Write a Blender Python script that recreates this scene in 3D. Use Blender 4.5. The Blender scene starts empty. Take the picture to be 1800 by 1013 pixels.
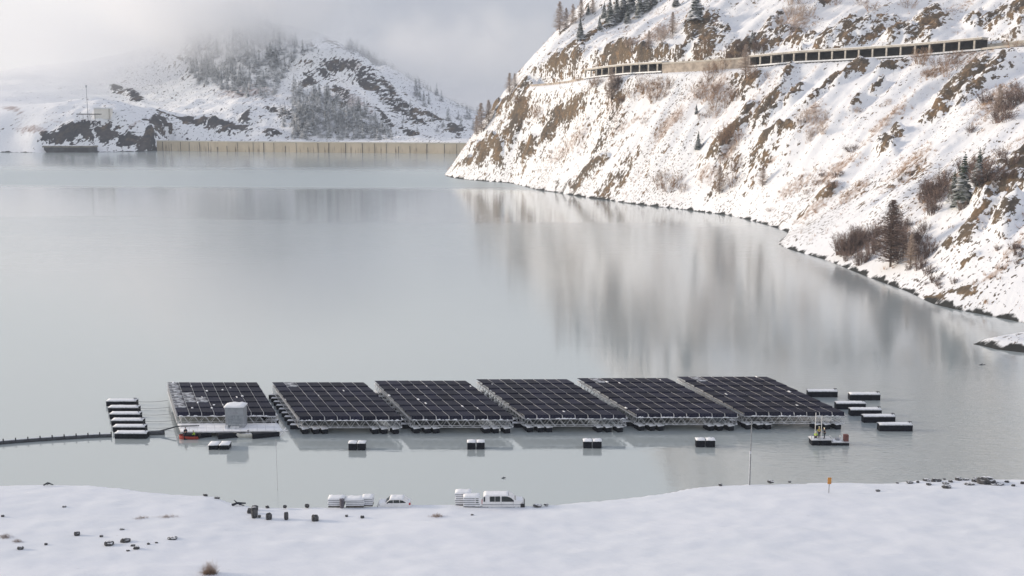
import bpy, bmesh, math, random
import numpy as np
from mathutils import Vector, Matrix

SC = bpy.context.scene
COL = SC.collection
R = math.radians
rnd = random.Random(7)

# ------------------------------------------------------------------ camera
F = 1960.0
H = 53.0
PITCH = math.atan(316.5 / F)
CP, SP = math.cos(PITCH), math.sin(PITCH)
cam_d = bpy.data.cameras.new('camera')
cam_d.sensor_width = 36.0
cam_d.lens = 36.0 * F / 1800.0
cam_d.clip_start = 0.5
cam_d.clip_end = 9000
cam = bpy.data.objects.new('camera', cam_d)
cam.location = (0, 0, H)
cam.rotation_euler = (math.pi / 2 - PITCH, 0, 0)
COL.objects.link(cam)
SC.camera = cam

def ray(x, y):
    a = (x - 900.0) / F
    b = -(y - 506.5) / F
    return (a, CP + b * SP, -SP + b * CP)

def at_z(x, y, z=0.0):
    d = ray(x, y)
    t = (z - H) / d[2]
    return Vector((d[0] * t, d[1] * t, z))

def at_y(x, y, Y):
    d = ray(x, y)
    t = Y / d[1]
    return Vector((d[0] * t, Y, H + d[2] * t))

# ------------------------------------------------------------------ tagging and linking
def tag(o, label=None, cat=None, group=None, kind=None):
    if label: o['label'] = label
    if cat: o['category'] = cat
    if group: o['group'] = group
    if kind: o['kind'] = kind
    return o

def empty(name, loc=(0, 0, 0), rz=0.0):
    o = bpy.data.objects.new(name, None)
    o.empty_display_size = 0.5
    o.location = loc
    o.rotation_euler = (0, 0, rz)
    COL.objects.link(o)
    return o

def link_mesh(name, me, mat=None, parent=None, smooth=False):
    if mat is not None and len(me.materials) == 0:
        me.materials.append(mat)
    if smooth:
        me.polygons.foreach_set('use_smooth', [True] * len(me.polygons))
    o = bpy.data.objects.new(name, me)
    COL.objects.link(o)
    if parent is not None:
        o.parent = parent
    return o

kids = {}
def copy_tree(o, parent=None):
    c = o.copy()
    COL.objects.link(c)
    c.parent = parent
    for ch in list(o.children):
        copy_tree(ch, c)
    return c

class MB:
    """collects simple shapes into one mesh"""
    def __init__(s):
        s.v = []; s.f = []
    def add(s, vs, fs):
        n = len(s.v)
        s.v.extend([tuple(p) for p in vs])
        s.f.extend([tuple(i + n for i in q) for q in fs])
    def box(s, x0, x1, y0, y1, z0, z1):
        s.add([(x0, y0, z0), (x1, y0, z0), (x1, y1, z0), (x0, y1, z0), (x0, y0, z1), (x1, y0, z1), (x1, y1, z1), (x0, y1, z1)],
              [(0, 3, 2, 1), (4, 5, 6, 7), (0, 1, 5, 4), (1, 2, 6, 5), (2, 3, 7, 6), (3, 0, 4, 7)])
    def tube(s, a, b, r0, r1=None, n=6, caps=True):
        if r1 is None: r1 = r0
        a = Vector(a); b = Vector(b)
        d = (b - a)
        if d.length < 1e-6: return
        d.normalize()
        u = d.orthogonal().normalized(); w = d.cross(u)
        vs = []
        for (c, r) in ((a, r0), (b, r1)):
            for k in range(n):
                t = 2 * math.pi * k / n
                vs.append(c + u * (r * math.cos(t)) + w * (r * math.sin(t)))
        fs = [(k, (k + 1) % n, n + (k + 1) % n, n + k) for k in range(n)]
        if caps:
            fs += [tuple(range(n - 1, -1, -1)), tuple(range(n, 2 * n))]
        s.add(vs, fs)
    def prism(s, prof, y0, y1):
        """closed profile in x,z extruded along y"""
        n = len(prof)
        vs = [(p[0], y0, p[1]) for p in prof] + [(p[0], y1, p[1]) for p in prof]
        fs = [tuple(range(n)), tuple(range(2 * n - 1, n - 1, -1))]
        fs += [(k, n + k, n + (k + 1) % n, (k + 1) % n) for k in range(n)]
        s.add(vs, fs)
    def mesh(s, name):
        me = bpy.data.meshes.new(name)
        me.from_pydata([tuple(p) for p in s.v], [], s.f)
        bm = bmesh.new(); bm.from_mesh(me)
        bmesh.ops.recalc_face_normals(bm, faces=bm.faces)
        bm.to_mesh(me); bm.free()
        return me
    def build(s, name, mat, parent=None, smooth=False, bevel=0.0):
        me = s.mesh(name)
        if bevel > 0:
            bm = bmesh.new(); bm.from_mesh(me)
            bmesh.ops.bevel(bm, geom=bm.edges[:], offset=bevel, segments=2, profile=0.5, affect='EDGES', clamp_overlap=True)
            bm.to_mesh(me); bm.free()
        return link_mesh(name, me, mat, parent, smooth)

# ------------------------------------------------------------------ noise in numpy
def perlin(x, y, seed=0):
    xi = np.floor(x).astype(np.int64); yi = np.floor(y).astype(np.int64)
    xf = x - xi; yf = y - yi
    def g(ix, iy, fx, fy):
        h = (ix * 374761393 + iy * 668265263 + seed * 974634777) & 0x7fffffff
        h = ((h ^ (h >> 13)) * 1274126177) & 0x7fffffff
        h = (h ^ (h >> 16)) & 0xffff
        a = h * (2 * math.pi / 65536.0)
        return np.cos(a) * fx + np.sin(a) * fy
    u = xf * xf * xf * (xf * (xf * 6 - 15) + 10)
    v = yf * yf * yf * (yf * (yf * 6 - 15) + 10)
    n00 = g(xi, yi, xf, yf); n10 = g(xi + 1, yi, xf - 1, yf)
    n01 = g(xi, yi + 1, xf, yf - 1); n11 = g(xi + 1, yi + 1, xf - 1, yf - 1)
    a = n00 + u * (n10 - n00); b = n01 + u * (n11 - n01)
    return (a + v * (b - a)) * 1.41

def fbm(x, y, oct=4, seed=0, gain=0.5):
    s = 0; a = 1.0
    for k in range(oct):
        s = s + a * perlin(x, y, seed + k * 17)
        x = x * 2.03 + 5.1; y = y * 2.03 - 3.7; a *= gain
    return s

def ridged(x, y, oct=4, seed=0):
    s = 0; a = 1.0
    for k in range(oct):
        s = s + a * (1 - 2 * np.abs(perlin(x, y, seed + k * 31)))
        x = x * 2.1 + 1.3; y = y * 2.1 + 7.7; a *= 0.5
    return s

def sstep(a, b, x):
    t = np.clip((x - a) / (b - a), 0, 1)
    return t * t * (3 - 2 * t)

# ------------------------------------------------------------------ materials
def new_mat(name):
    m = bpy.data.materials.new(name)
    m.use_nodes = True
    nt = m.node_tree
    for n in list(nt.nodes): nt.nodes.remove(n)
    out = nt.nodes.new('ShaderNodeOutputMaterial')
    bs = nt.nodes.new('ShaderNodeBsdfPrincipled')
    nt.links.new(bs.outputs[0], out.inputs['Surface'])
    return m, nt, bs

def N(nt, t, **kw):
    n = nt.nodes.new(t)
    for k, v in kw.items():
        if k in n.inputs: n.inputs[k].default_value = v
        else: setattr(n, k, v)
    return n

def mathn(nt, op, a, b=None, clamp=False):
    n = nt.nodes.new('ShaderNodeMath'); n.operation = op; n.use_clamp = clamp
    for i, v in enumerate((a, b)):
        if v is None: continue
        if isinstance(v, (int, float)): n.inputs[i].default_value = v
        else: nt.links.new(v, n.inputs[i])
    return n.outputs[0]

def mixc(nt, fac, a, b):
    n = nt.nodes.new('ShaderNodeMix'); n.data_type = 'RGBA'
    for sock, v in ((n.inputs[0], fac), (n.inputs[6], a), (n.inputs[7], b)):
        if isinstance(v, (int, float)): sock.default_value = v
        elif isinstance(v, tuple): sock.default_value = (v[0], v[1], v[2], 1)
        else: nt.links.new(v, sock)
    return n.outputs[2]

def maprange(nt, v, a, b, c=0.0, d=1.0, smooth=True):
    n = nt.nodes.new('ShaderNodeMapRange')
    n.interpolation_type = 'SMOOTHSTEP' if smooth else 'LINEAR'
    nt.links.new(v, n.inputs[0])
    n.inputs[1].default_value = a; n.inputs[2].default_value = b
    n.inputs[3].default_value = c; n.inputs[4].default_value = d
    return n.outputs[0]

def noise(nt, vec, scale, detail=4.0, rough=0.55, dist=0.0):
    n = nt.nodes.new('ShaderNodeTexNoise')
    n.inputs['Scale'].default_value = scale
    n.inputs['Detail'].default_value = detail
    n.inputs['Roughness'].default_value = rough
    n.inputs['Distortion'].default_value = dist
    nt.links.new(vec, n.inputs['Vector'])
    return n.outputs[0]

def geo_pos(nt, rot=0.0, scale=(1, 1, 1)):
    g = nt.nodes.new('ShaderNodeNewGeometry')
    m = nt.nodes.new('ShaderNodeMapping')
    m.inputs['Rotation'].default_value = (0, 0, rot)
    nt.links.new(g.outputs['Position'], m.inputs['Vector'])
    m2 = nt.nodes.new('ShaderNodeMapping')
    m2.inputs['Scale'].default_value = scale
    nt.links.new(m.outputs[0], m2.inputs['Vector'])
    return m2.outputs[0], g

def obj_pos(nt, scale=(1, 1, 1)):
    g = nt.nodes.new('ShaderNodeTexCoord')
    m = nt.nodes.new('ShaderNodeMapping')
    m.inputs['Scale'].default_value = scale
    nt.links.new(g.outputs['Object'], m.inputs['Vector'])
    return m.outputs[0]

def simple(name, col, rough=0.6, metal=0.0, var=0.15, scale=3.0, spec=0.5, bump=0.0):
    m, nt, bs = new_mat(name)
    p = obj_pos(nt)
    n = noise(nt, p, scale, 5.0)
    f = maprange(nt, n, 0.35, 0.65)
    lo = tuple(c * (1 - var) for c in col); hi = tuple(min(1, c * (1 + var)) for c in col)
    nt.links.new(mixc(nt, f, lo, hi), bs.inputs['Base Color'])
    bs.inputs['Roughness'].default_value = rough
    bs.inputs['Metallic'].default_value = metal
    bs.inputs['Specular IOR Level'].default_value = spec
    if bump > 0:
        b = N(nt, 'ShaderNodeBump', Strength=bump, Distance=0.05)
        nt.links.new(n, b.inputs['Height']); nt.links.new(b.outputs[0], bs.inputs['Normal'])
    return m

SNOW = (0.82, 0.835, 0.86)
M = {}
M['snow'] = simple('snow', SNOW, 0.75, 0, 0.03, 2.0, 0.25, 0.3)
M['galv'] = simple('galvanised_steel', (0.62, 0.64, 0.67), 0.55, 0.15, 0.2, 2.0)
M['alu'] = simple('aluminium', (0.60, 0.61, 0.63), 0.5, 0.3, 0.1, 2.0)
M['float'] = simple('black_float_plastic', (0.010, 0.012, 0.018), 0.6, 0, 0.35, 2.0, 0.15)
M['boom'] = simple('dark_boom_plastic', (0.045, 0.05, 0.058), 0.5, 0, 0.3, 2.0)
M['cabin'] = simple('grey_cabin_paint', (0.30, 0.32, 0.345), 0.5, 0, 0.08, 1.0)
M['dark'] = simple('dark_rubber', (0.02, 0.02, 0.022), 0.7, 0, 0.2)
M['red'] = simple('red_boat_hull', (0.33, 0.04, 0.022), 0.45, 0, 0.12)
M['brick'] = simple('rusty_red_box', (0.16, 0.055, 0.045), 0.6, 0, 0.2)
M['white'] = simple('white_paint', (0.78, 0.78, 0.78), 0.4, 0, 0.05)
M['cream'] = simple('cream_hull', (0.62, 0.61, 0.55), 0.45, 0, 0.08)
M['glass'] = simple('dark_window_glass', (0.02, 0.028, 0.03), 0.12, 0, 0.3)
M['tail'] = simple('red_lamp_glass', (0.45, 0.02, 0.03), 0.3, 0, 0.1)
M['lamp'] = simple('clear_lamp_glass', (0.45, 0.46, 0.48), 0.2, 0, 0.1)
M['lime'] = simple('lime_jacket', (0.30, 0.50, 0.03), 0.8, 0, 0.15, 8)
M['olive'] = simple('yellow_jacket', (0.33, 0.30, 0.04), 0.8, 0, 0.3, 8)
M['navy'] = simple('dark_clothes', (0.015, 0.018, 0.03), 0.85, 0, 0.3, 8)
M['skin'] = simple('skin', (0.50, 0.32, 0.24), 0.6, 0, 0.08)
M['helmet'] = simple('pale_helmet', (0.5, 0.5, 0.3), 0.4, 0, 0.05)
M['rope'] = simple('grey_rope', (0.20, 0.21, 0.22), 0.8, 0, 0.2)
M['wood'] = simple('weathered_wood', (0.10, 0.085, 0.07), 0.85, 0, 0.3, 2)
M['orange'] = simple('orange_board', (0.55, 0.24, 0.05), 0.6, 0, 0.15)
M['bark'] = simple('bark', (0.10, 0.075, 0.055), 0.9, 0, 0.3, 2)
M['twig'] = simple('bare_twigs', (0.33, 0.22, 0.15), 0.9, 0, 0.35, 0.8)
M['twig_dark'] = simple('dark_bare_twigs', (0.17, 0.12, 0.10), 0.9, 0, 0.35, 0.8)
M['twig_pale'] = simple('frosted_twigs', (0.44, 0.35, 0.29), 0.9, 0, 0.3, 0.8)
M['grass'] = simple('dry_grass', (0.20, 0.13, 0.085), 0.9, 0, 0.4, 6)
M['frame_grey'] = simple('grey_frames', (0.30, 0.31, 0.34), 0.55, 0.2, 0.15, 2)
M['wrap'] = simple('dark_strap', (0.10, 0.09, 0.11), 0.7, 0, 0.2)

def rock_mat(name, c1, c2, snowy=True):
    m, nt, bs = new_mat(name)
    p = obj_pos(nt)
    n = noise(nt, p, 2.2, 8.0, 0.65)
    c = mixc(nt, maprange(nt, n, 0.35, 0.65), c1, c2)
    if snowy:
        g = nt.nodes.new('ShaderNodeNewGeometry')
        sx = nt.nodes.new('ShaderNodeSeparateXYZ'); nt.links.new(g.outputs['Normal'], sx.inputs[0])
        v = mathn(nt, 'ADD', sx.outputs[2], mathn(nt, 'MULTIPLY', mathn(nt, 'SUBTRACT', n, 0.5), 0.9))
        c = mixc(nt, maprange(nt, v, 0.90, 1.02), c, SNOW)
    nt.links.new(c, bs.inputs['Base Color'])
    bs.inputs['Roughness'].default_value = 0.9
    b = N(nt, 'ShaderNodeBump', Strength=0.8, Distance=0.15)
    nt.links.new(n, b.inputs['Height']); nt.links.new(b.outputs[0], bs.inputs['Normal'])
    return m
M['rock'] = rock_mat('dark_rock', (0.025, 0.027, 0.03), (0.10, 0.10, 0.105))

def conifer_mat(name, green, snow_lo, snow_hi):
    m, nt, bs = new_mat(name)
    g = nt.nodes.new('ShaderNodeNewGeometry')
    p = obj_pos(nt)
    n = noise(nt, p, 1.6, 4.0, 0.7)
    sx = nt.nodes.new('ShaderNodeSeparateXYZ'); nt.links.new(g.outputs['True Normal'], sx.inputs[0])
    up = mathn(nt, 'ABSOLUTE', sx.outputs[2])
    v = mathn(nt, 'ADD', up, mathn(nt, 'MULTIPLY', mathn(nt, 'SUBTRACT', n, 0.5), 1.2))
    oi = nt.nodes.new('ShaderNodeObjectInfo')
    gcol = mixc(nt, oi.outputs['Random'], green, tuple(c * 1.7 for c in green))
    c = mixc(nt, maprange(nt, v, snow_lo, snow_hi), gcol, (0.78, 0.80, 0.83))
    nt.links.new(c, bs.inputs['Base Color'])
    bs.inputs['Roughness'].default_value = 0.9
    bs.inputs['Specular IOR Level'].default_value = 0.2
    return m
M['spruce_snowy'] = conifer_mat('snowy_spruce_needles', (0.022, 0.030, 0.032), 0.55, 1.02)
M['spruce'] = conifer_mat('dark_spruce_needles', (0.022, 0.034, 0.022), 0.68, 1.10)

def terrain_mat(name, rock_a, rock_b, rock_c, veg, fall, fine=1.0, warm=0.0):
    """snow over rock: attributes 'rock', 'veg', 'speck' are stored per vertex"""
    m, nt, bs = new_mat(name)
    def attr(n):
        a = nt.nodes.new('ShaderNodeAttribute'); a.attribute_name = n; return a.outputs['Fac']
    P, g = geo_pos(nt, rot=fall, scale=(0.34 * fine, 1.0 * fine, 0.8 * fine))
    Q, _ = geo_pos(nt, rot=fall, scale=(1, 1, 1))
    n_f = noise(nt, P, 0.55, 5.0, 0.62)
    n_m = noise(nt, P, 0.16, 5.0, 0.6)
    n_c = noise(nt, Q, 0.045, 5.0, 0.6)
    sp = noise(nt, P, 1.1, 2.0, 0.5)
    sep = nt.nodes.new('ShaderNodeSeparateXYZ'); nt.links.new(g.outputs['Normal'], sep.inputs[0])
    zz = nt.nodes.new('ShaderNodeSeparateXYZ'); nt.links.new(g.outputs['Position'], zz.inputs[0])
    steep = mathn(nt, 'SUBTRACT', 1.0, sep.outputs[2])
    # rock coverage
    a = mathn(nt, 'MULTIPLY', attr('rock'), 0.64)
    b = mathn(nt, 'MULTIPLY', mathn(nt, 'SUBTRACT', n_f, 0.5), 2.1)
    c = mathn(nt, 'MULTIPLY', mathn(nt, 'SUBTRACT', n_m, 0.5), 1.5)
    s = mathn(nt, 'ADD', mathn(nt, 'ADD', a, b), mathn(nt, 'ADD', c, mathn(nt, 'MULTIPLY', steep, 0.55)))
    rk = maprange(nt, s, 0.46, 0.56)
    # small stones poking through
    st = maprange(nt, mathn(nt, 'ADD', sp, mathn(nt, 'MULTIPLY', mathn(nt, 'SUBTRACT', attr('speck'), 1.0), 0.16)), 0.565, 0.62)
    rk = mathn(nt, 'MAXIMUM', rk, st)
    # wet stones at the waterline
    wl = maprange(nt, mathn(nt, 'ADD', zz.outputs[2], mathn(nt, 'MULTIPLY', mathn(nt, 'SUBTRACT', n_m, 0.5), -7.0)), 0.25, 0.9, 1.0, 0.0)
    rcol = mixc(nt, maprange(nt, n_c, 0.40, 0.60), rock_a, rock_b)
    rcol = mixc(nt, maprange(nt, n_m, 0.52, 0.68), rcol, rock_c)
    rcol = mixc(nt, maprange(nt, sp, 0.3, 0.6, 0.0, 0.5), rcol, tuple(x * 0.4 for x in rock_b))
    scol = mixc(nt, maprange(nt, n_c, 0.3, 0.7), (SNOW[0] * 0.97, SNOW[1] * 0.97, SNOW[2] * 0.97), SNOW)
    vg = maprange(nt, mathn(nt, 'ADD', mathn(nt, 'MULTIPLY', attr('veg'), 0.6), mathn(nt, 'MULTIPLY', mathn(nt, 'SUBTRACT', n_f, 0.5), 1.5)), 0.25, 0.75, 0.0, 0.85)
    base = mixc(nt, vg, scol, veg)
    base = mixc(nt, rk, base, rcol)
    base = mixc(nt, wl, base, (0.035, 0.036, 0.034))
    nt.links.new(base, bs.inputs['Base Color'])
    bs.inputs['Roughness'].default_value = 0.85
    bs.inputs['Specular IOR Level'].default_value = 0.2
    bp = N(nt, 'ShaderNodeBump', Strength=0.4, Distance=0.8 / fine)
    h = mathn(nt, 'ADD', mathn(nt, 'MULTIPLY', rk, 0.35), n_f)
    nt.links.new(h, bp.inputs['Height']); nt.links.new(bp.outputs[0], bs.inputs['Normal'])
    return m

# ------------------------------------------------------------------ terrain machinery
def tps_fit(pts, smooth=0.0):
    P = np.array([(p[0], p[1]) for p in pts], float); z = np.array([p[2] for p in pts], float)
    n = len(P)
    d = np.sqrt(((P[:, None] - P[None]) ** 2).sum(-1)) / 100.0
    K = np.where(d > 0, d * d * np.log(d + 1e-12), 0) + smooth * np.eye(n)
    A = np.zeros((n + 3, n + 3)); A[:n, :n] = K
    A[:n, n] = 1; A[:n, n + 1:] = P / 100.0; A[n, :n] = 1; A[n + 1:, :n] = (P / 100.0).T
    w = np.linalg.solve(A, np.concatenate([z, np.zeros(3)]))
    def ev(X, Y):
        out = np.zeros(X.shape).ravel(); x = X.ravel() / 100; y = Y.ravel() / 100
        for i in range(n):
            r2 = (x - P[i, 0] / 100) ** 2 + (y - P[i, 1] / 100) ** 2
            out += w[i] * 0.5 * r2 * np.log(r2 + 1e-12)
        out += w[n] + w[n + 1] * x + w[n + 2] * y
        return out.reshape(X.shape)
    return ev

class Terrain:
    def __init__(s, x0, x1, y0, y1, step):
        s.xs = np.arange(x0, x1 + step, step); s.ys = np.arange(y0, y1 + step, step)
        s.X, s.Y = np.meshgrid(s.xs, s.ys)
        s.step = step; s.Z = np.zeros(s.X.shape); s.att = {}
    def z(s, x, y):
        fx = (x - s.xs[0]) / s.step; fy = (y - s.ys[0]) / s.step
        i = int(math.floor(fx)); j = int(math.floor(fy))
        if i < 0 or j < 0 or i >= len(s.xs) - 1 or j >= len(s.ys) - 1: return None
        u = fx - i; v = fy - j; Z = s.Z
        return float((Z[j, i] * (1 - u) + Z[j, i + 1] * u) * (1 - v) + (Z[j + 1, i] * (1 - u) + Z[j + 1, i + 1] * u) * v)
    def hit(s, px, py, ymin=None):
        d = ray(px, py)
        Y = s.ys[0] if ymin is None else ymin
        prev = None
        while Y < s.ys[-1]:
            t = Y / d[1]; x = d[0] * t; zr = H + d[2] * t
            zt = s.z(x, Y)
            if zt is not None and zt > 0 and zr <= zt:
                return Vector((x, Y, zt))
            Y += s.step
        return None
    def mesh(s, name, mat):
        ny, nx = s.X.shape
        co = np.empty((ny * nx, 3), np.float32)
        co[:, 0] = s.X.ravel(); co[:, 1] = s.Y.ravel(); co[:, 2] = s.Z.ravel()
        idx = np.arange(ny * nx).reshape(ny, nx)
        q = np.stack([idx[:-1, :-1], idx[:-1, 1:], idx[1:, 1:], idx[1:, :-1]], -1).reshape(-1, 4)
        zc = s.Z.ravel()[q]
        q = q[(zc.max(1) > -5.5)]
        me = bpy.data.meshes.new(name)
        me.vertices.add(len(co)); me.vertices.foreach_set('co', co.ravel())
        me.loops.add(q.size); me.loops.foreach_set('vertex_index', q.ravel().astype(np.int32))
        me.polygons.add(len(q))
        me.polygons.foreach_set('loop_start', np.arange(0, q.size, 4, dtype=np.int32))
        me.polygons.foreach_set('loop_total', np.full(len(q), 4, np.int32))
        me.polygons.foreach_set('use_smooth', np.ones(len(q), bool))
        me.update(calc_edges=True)
        for k, a in s.att.items():
            at = me.attributes.new(k, 'FLOAT', 'POINT')
            at.data.foreach_set('value', a.ravel().astype(np.float32))
        me.materials.append(mat)
        return link_mesh(name, me)

def blotch(T, px, py, a, b, ang, ymin=None):
    """a patch on the terrain seen at px,py: returns 1 at its centre to 0 at its edge, laid in ground coordinates"""
    c = T.hit(px, py, ymin)
    if c is None: return np.zeros(T.X.shape), None
    ca, sa = math.cos(R(ang)), math.sin(R(ang))
    def off(dx, dy):
        v = None
        for s_ in (1, -1):
            q = T.hit(px + s_ * dx, py - s_ * dy, ymin)
            if q is not None and (q - c).length < 150:
                v = ((q.x - c.x) * s_, (q.y - c.y) * s_); break
        return v
    e1 = off(a * ca, a * sa); e2 = off(-b * sa, b * ca)
    if e1 is None or e2 is None: return np.zeros(T.X.shape), None
    det = e1[0] * e2[1] - e1[1] * e2[0]
    if abs(det) < 1.0: return np.zeros(T.X.shape), None
    dx = T.X - c.x; dy = T.Y - c.y
    u = (dx * e2[1] - dy * e2[0]) / det; v = (-dx * e1[1] + dy * e1[0]) / det
    return np.clip(1.35 - np.sqrt(u * u + v * v), 0, 1), c

# ------------------------------------------------------------------ right hillside
shore_px = [(800, 292), (830, 294), (860, 298), (890, 322), (940, 333), (985, 340), (1075, 352), (1200, 369), (1285, 378), (1330, 391),
            (1388, 408), (1368, 430), (1450, 456), (1520, 485), (1600, 512), (1640, 536), (1720, 551), (1800, 567), (1880, 585)]
shore = [at_z(x, y) for x, y in shore_px]
pts = [(p.x, p.y, 0.0) for p in shore]
for i in range(len(shore)):
    a = shore[max(0, i - 1)]; b = shore[min(len(shore) - 1, i + 1)]
    t = Vector((b.x - a.x, b.y - a.y, 0)).normalized()
    nrm = Vector((-t.y, t.x, 0))
    if nrm.x > 0: nrm = -nrm
    if i % 2 == 0:
        pts.append((shore[i].x + nrm.x * 18, shore[i].y + nrm.y * 18, -9))
    if i < len(shore) - 1 and i % 2:
        pts.append((shore[i].x - nrm.x * 6, shore[i].y - nrm.y * 6, 3.4))
GAL = [(925, 152, 840), (965, 149, 812), (1000, 145, 785), (1030, 139, 762), (1060, 135, 742), (1100, 131, 722), (1155, 128, 702), (1230, 124, 678), (1310, 119, 655),
       (1400, 111, 630), (1500, 106, 610), (1600, 100, 592), (1725, 89, 570), (1800, 81, 556), (1900, 72, 540), (2050, 60, 520)]
gp = [at_y(*g) for g in GAL]
pts += [(p.x, p.y, p.z) for p in gp]
for g in [(980, 56, 890), (1040, 31, 880), (950, 92, 905), (900, 150, 930), (870, 195, 960), (832, 232, 990),
          (1300, 55, 700), (1600, 35, 640), (1500, 0, 690), (1750, 0, 640), (1200, 20, 770), (1100, 60, 800), (1100, 12, 860),
          (1200, -70, 850), (1500, -120, 745), (1800, -170, 700), (1300, -260, 860), (1700, -520, 760), (1900, -480, 700), (1450, -480, 850), (1250, -330, 890), (1800, 290, 372), (1750, 420, 318), (1700, 500, 306), (1700, 290, 425),
          (1500, 300, 490), (1350, 250, 570), (1150, 250, 655), (1000, 240, 760), (1000, 300, 720)]:
    p = at_y(*g); pts.append((p.x, p.y, p.z))
pts += [(330, 960, 390), (480, 760, 400), (520, 1150, 420), (330, 420, 140), (420, 560, 260), (130, 1100, 110), (60, 1080, 60), (20, 1090, 20),
        (-20, 1090, -12), (-60, 1075, -14), (60, 1180, 0), (130, 1250, 10), (260, 1250, 160), (180, 200, -4), (240, 250, 32), (340, 260, 85), (250, 190, 8)]
ev = tps_fit(pts, 0.02)
HT = Terrain(-110, 470, 215, 1240, 1.4)
X, Y = HT.X, HT.Y
Z = ev(X, Y)
Zs = np.minimum(Z, 420)
# gullies and ribs running down the slope (perpendicular to the shore)
ca, sa = math.cos(R(-38)), math.sin(R(-38))
U = X * ca - Y * sa      # along the fall line
V = X * sa + Y * ca      # across it
inl = sstep(2, 25, Zs)
Zs = Zs + inl * (4.2 * fbm(U / 170, V / 32, 4, 3) + 1.8 * fbm(U / 45, V / 12, 3, 11) + 1.0 * ridged(U / 120, V / 17, 2, 13) - 0.6)
HT.Z = Zs
# the road bench
gx = np.array([p.x for p in gp]); gy = np.array([p.y for p in gp]); gz = np.array([p.z for p in gp])
sel = (X > 0) & (Y > 480) & (Y < 900)
best = np.full(X.shape, 1e9); sd = np.zeros(X.shape); rz_ = np.zeros(X.shape)
for i in range(len(gp) - 1):
    ax, ay, bx, by = gx[i], gy[i], gx[i + 1], gy[i + 1]
    L2 = (bx - ax) ** 2 + (by - ay) ** 2
    t = np.clip(((X - ax) * (bx - ax) + (Y - ay) * (by - ay)) / L2, 0, 1)
    qx = ax + t * (bx - ax); qy = ay + t * (by - ay)
    d = np.hypot(X - qx, Y - qy)
    side = np.sign((bx - ax) * (Y - ay) - (by - ay) * (X - ax))
    m_ = d < best
    best = np.where(m_, d, best); sd = np.where(m_, side * d, sd); rz_ = np.where(m_, gz[i] + t * (gz[i + 1] - gz[i]), rz_)
gal_end = sstep(1.0, 12.0, np.hypot(X - gx[0], Y - gy[0]))
w_in = (1 - sstep(9.5, 12.0, sd)) * sstep(-12, -1.0, sd) * gal_end
HT.Z = np.where(sel, Zs * (1 - w_in) + (rz_ - 0.3 - 0.6 * (sd < -1.2)) * w_in, Zs)

# outcrops
rockmask = np.zeros(X.shape); vegmask = np.zeros(X.shape)
ROCKS = [(985, 108, 38, 12, 38), (1010, 88, 20, 8, 30), (1080, 97, 60, 9, 4), (1150, 98, 50, 9, 2), (1243, 66, 34, 34, 0), (1330, 80, 70, 9, 12), (1400, 78, 40, 7, 8),
         (1510, 55, 55, 15, 10), (1600, 62, 45, 9, 6), (1638, 38, 26, 11, 20), (1745, 38, 45, 13, 20), (1790, 30, 25, 14, 20), (1470, 68, 35, 8, 5),
         (1360, 45, 25, 5, 35), (1050, 60, 25, 4, 35), (1450, 12, 20, 8, 30),
         (885, 192, 34, 10, 45), (922, 166, 30, 9, 42), (845, 266, 18, 12, 30), (868, 253, 12, 14, 70), (822, 286, 26, 8, 0), (905, 225, 25, 4, 48),
         (992, 205, 42, 10, 38), (1010, 185, 20, 7, 35), (960, 240, 26, 8, 40), (930, 262, 22, 7, 40), (1005, 328, 22, 8, 30), (1032, 303, 34, 5, 28),
         (1312, 207, 26, 8, 42), (1292, 232, 26, 9, 40), (1352, 190, 34, 8, 38), (1392, 172, 20, 9, 45), (1450, 162, 34, 7, 38), (1372, 232, 32, 7, 25),
         (1270, 250, 30, 7, 35), (1320, 150, 30, 8, 35), (1385, 128, 26, 6, 38), (1500, 128, 34, 6, 30), (1570, 122, 34, 6, 28), (1545, 160, 14, 6, 50), (1500, 190, 16, 4, 45),
         (1558, 262, 12, 14, 60), (1576, 238, 14, 6, 20), (1700, 148, 52, 12, 33), (1660, 180, 22, 8, 40), (1755, 122, 30, 8, 30), (1640, 215, 26, 5, 35), (1790, 75, 30, 6, 10),
         (1765, 325, 34, 24, 35), (1718, 385, 30, 14, 50), (1795, 300, 25, 18, 30), (1735, 350, 20, 14, 40), (1660, 440, 24, 8, 30), (1700, 465, 30, 10, 25), (1640, 528, 26, 11, 5),
         (1690, 512, 40, 9, 10), (1700, 425, 18, 14, 50), (1770, 372, 22, 9, 30), (1600, 492, 28, 5, -15), (1440, 350, 30, 3, 30)]
for (px, py, a, b, ang) in ROCKS:
    m_, c = blotch(HT, px, py, a * 1.12, b * 1.2, ang)
    rockmask = np.maximum(rockmask, m_)
VEG = [(1400, 330, 60, 16, 28), (1470, 300, 60, 14, 30), (1430, 370, 50, 10, 30), (1500, 340, 50, 9, 35), (1280, 270, 22, 40, 0), (1250, 160, 45, 36, 20), (1140, 160, 40, 22, 30),
       (1080, 155, 24, 22, 0), (1180, 215, 40, 10, 30), (1430, 205, 30, 22, 30), (1640, 130, 36, 16, 10), (1700, 100, 60, 8, 12), (1660, 330, 90, 22, 35), (1560, 420, 60, 30, 20),
       (1750, 180, 50, 26, 30), (1000, 260, 60, 14, 38), (1100, 225, 60, 12, 32), (1240, 310, 24, 18, 20), (1600, 290, 60, 12, 35), (1350, 290, 40, 9, 35), (1560, 210, 60, 9, 38),
       (1240, 105, 80, 10, 5), (940, 200, 20, 30, 40), (1150, 60, 60, 10, 20), (1400, 40, 40, 22, 0), (1750, 480, 40, 10, 35), (1780, 440, 40, 10, 40)]
for (px, py, a, b, ang) in VEG:
    m_, c = blotch(HT, px, py, a, b, ang)
    vegmask = np.maximum(vegmask, m_)
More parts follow.
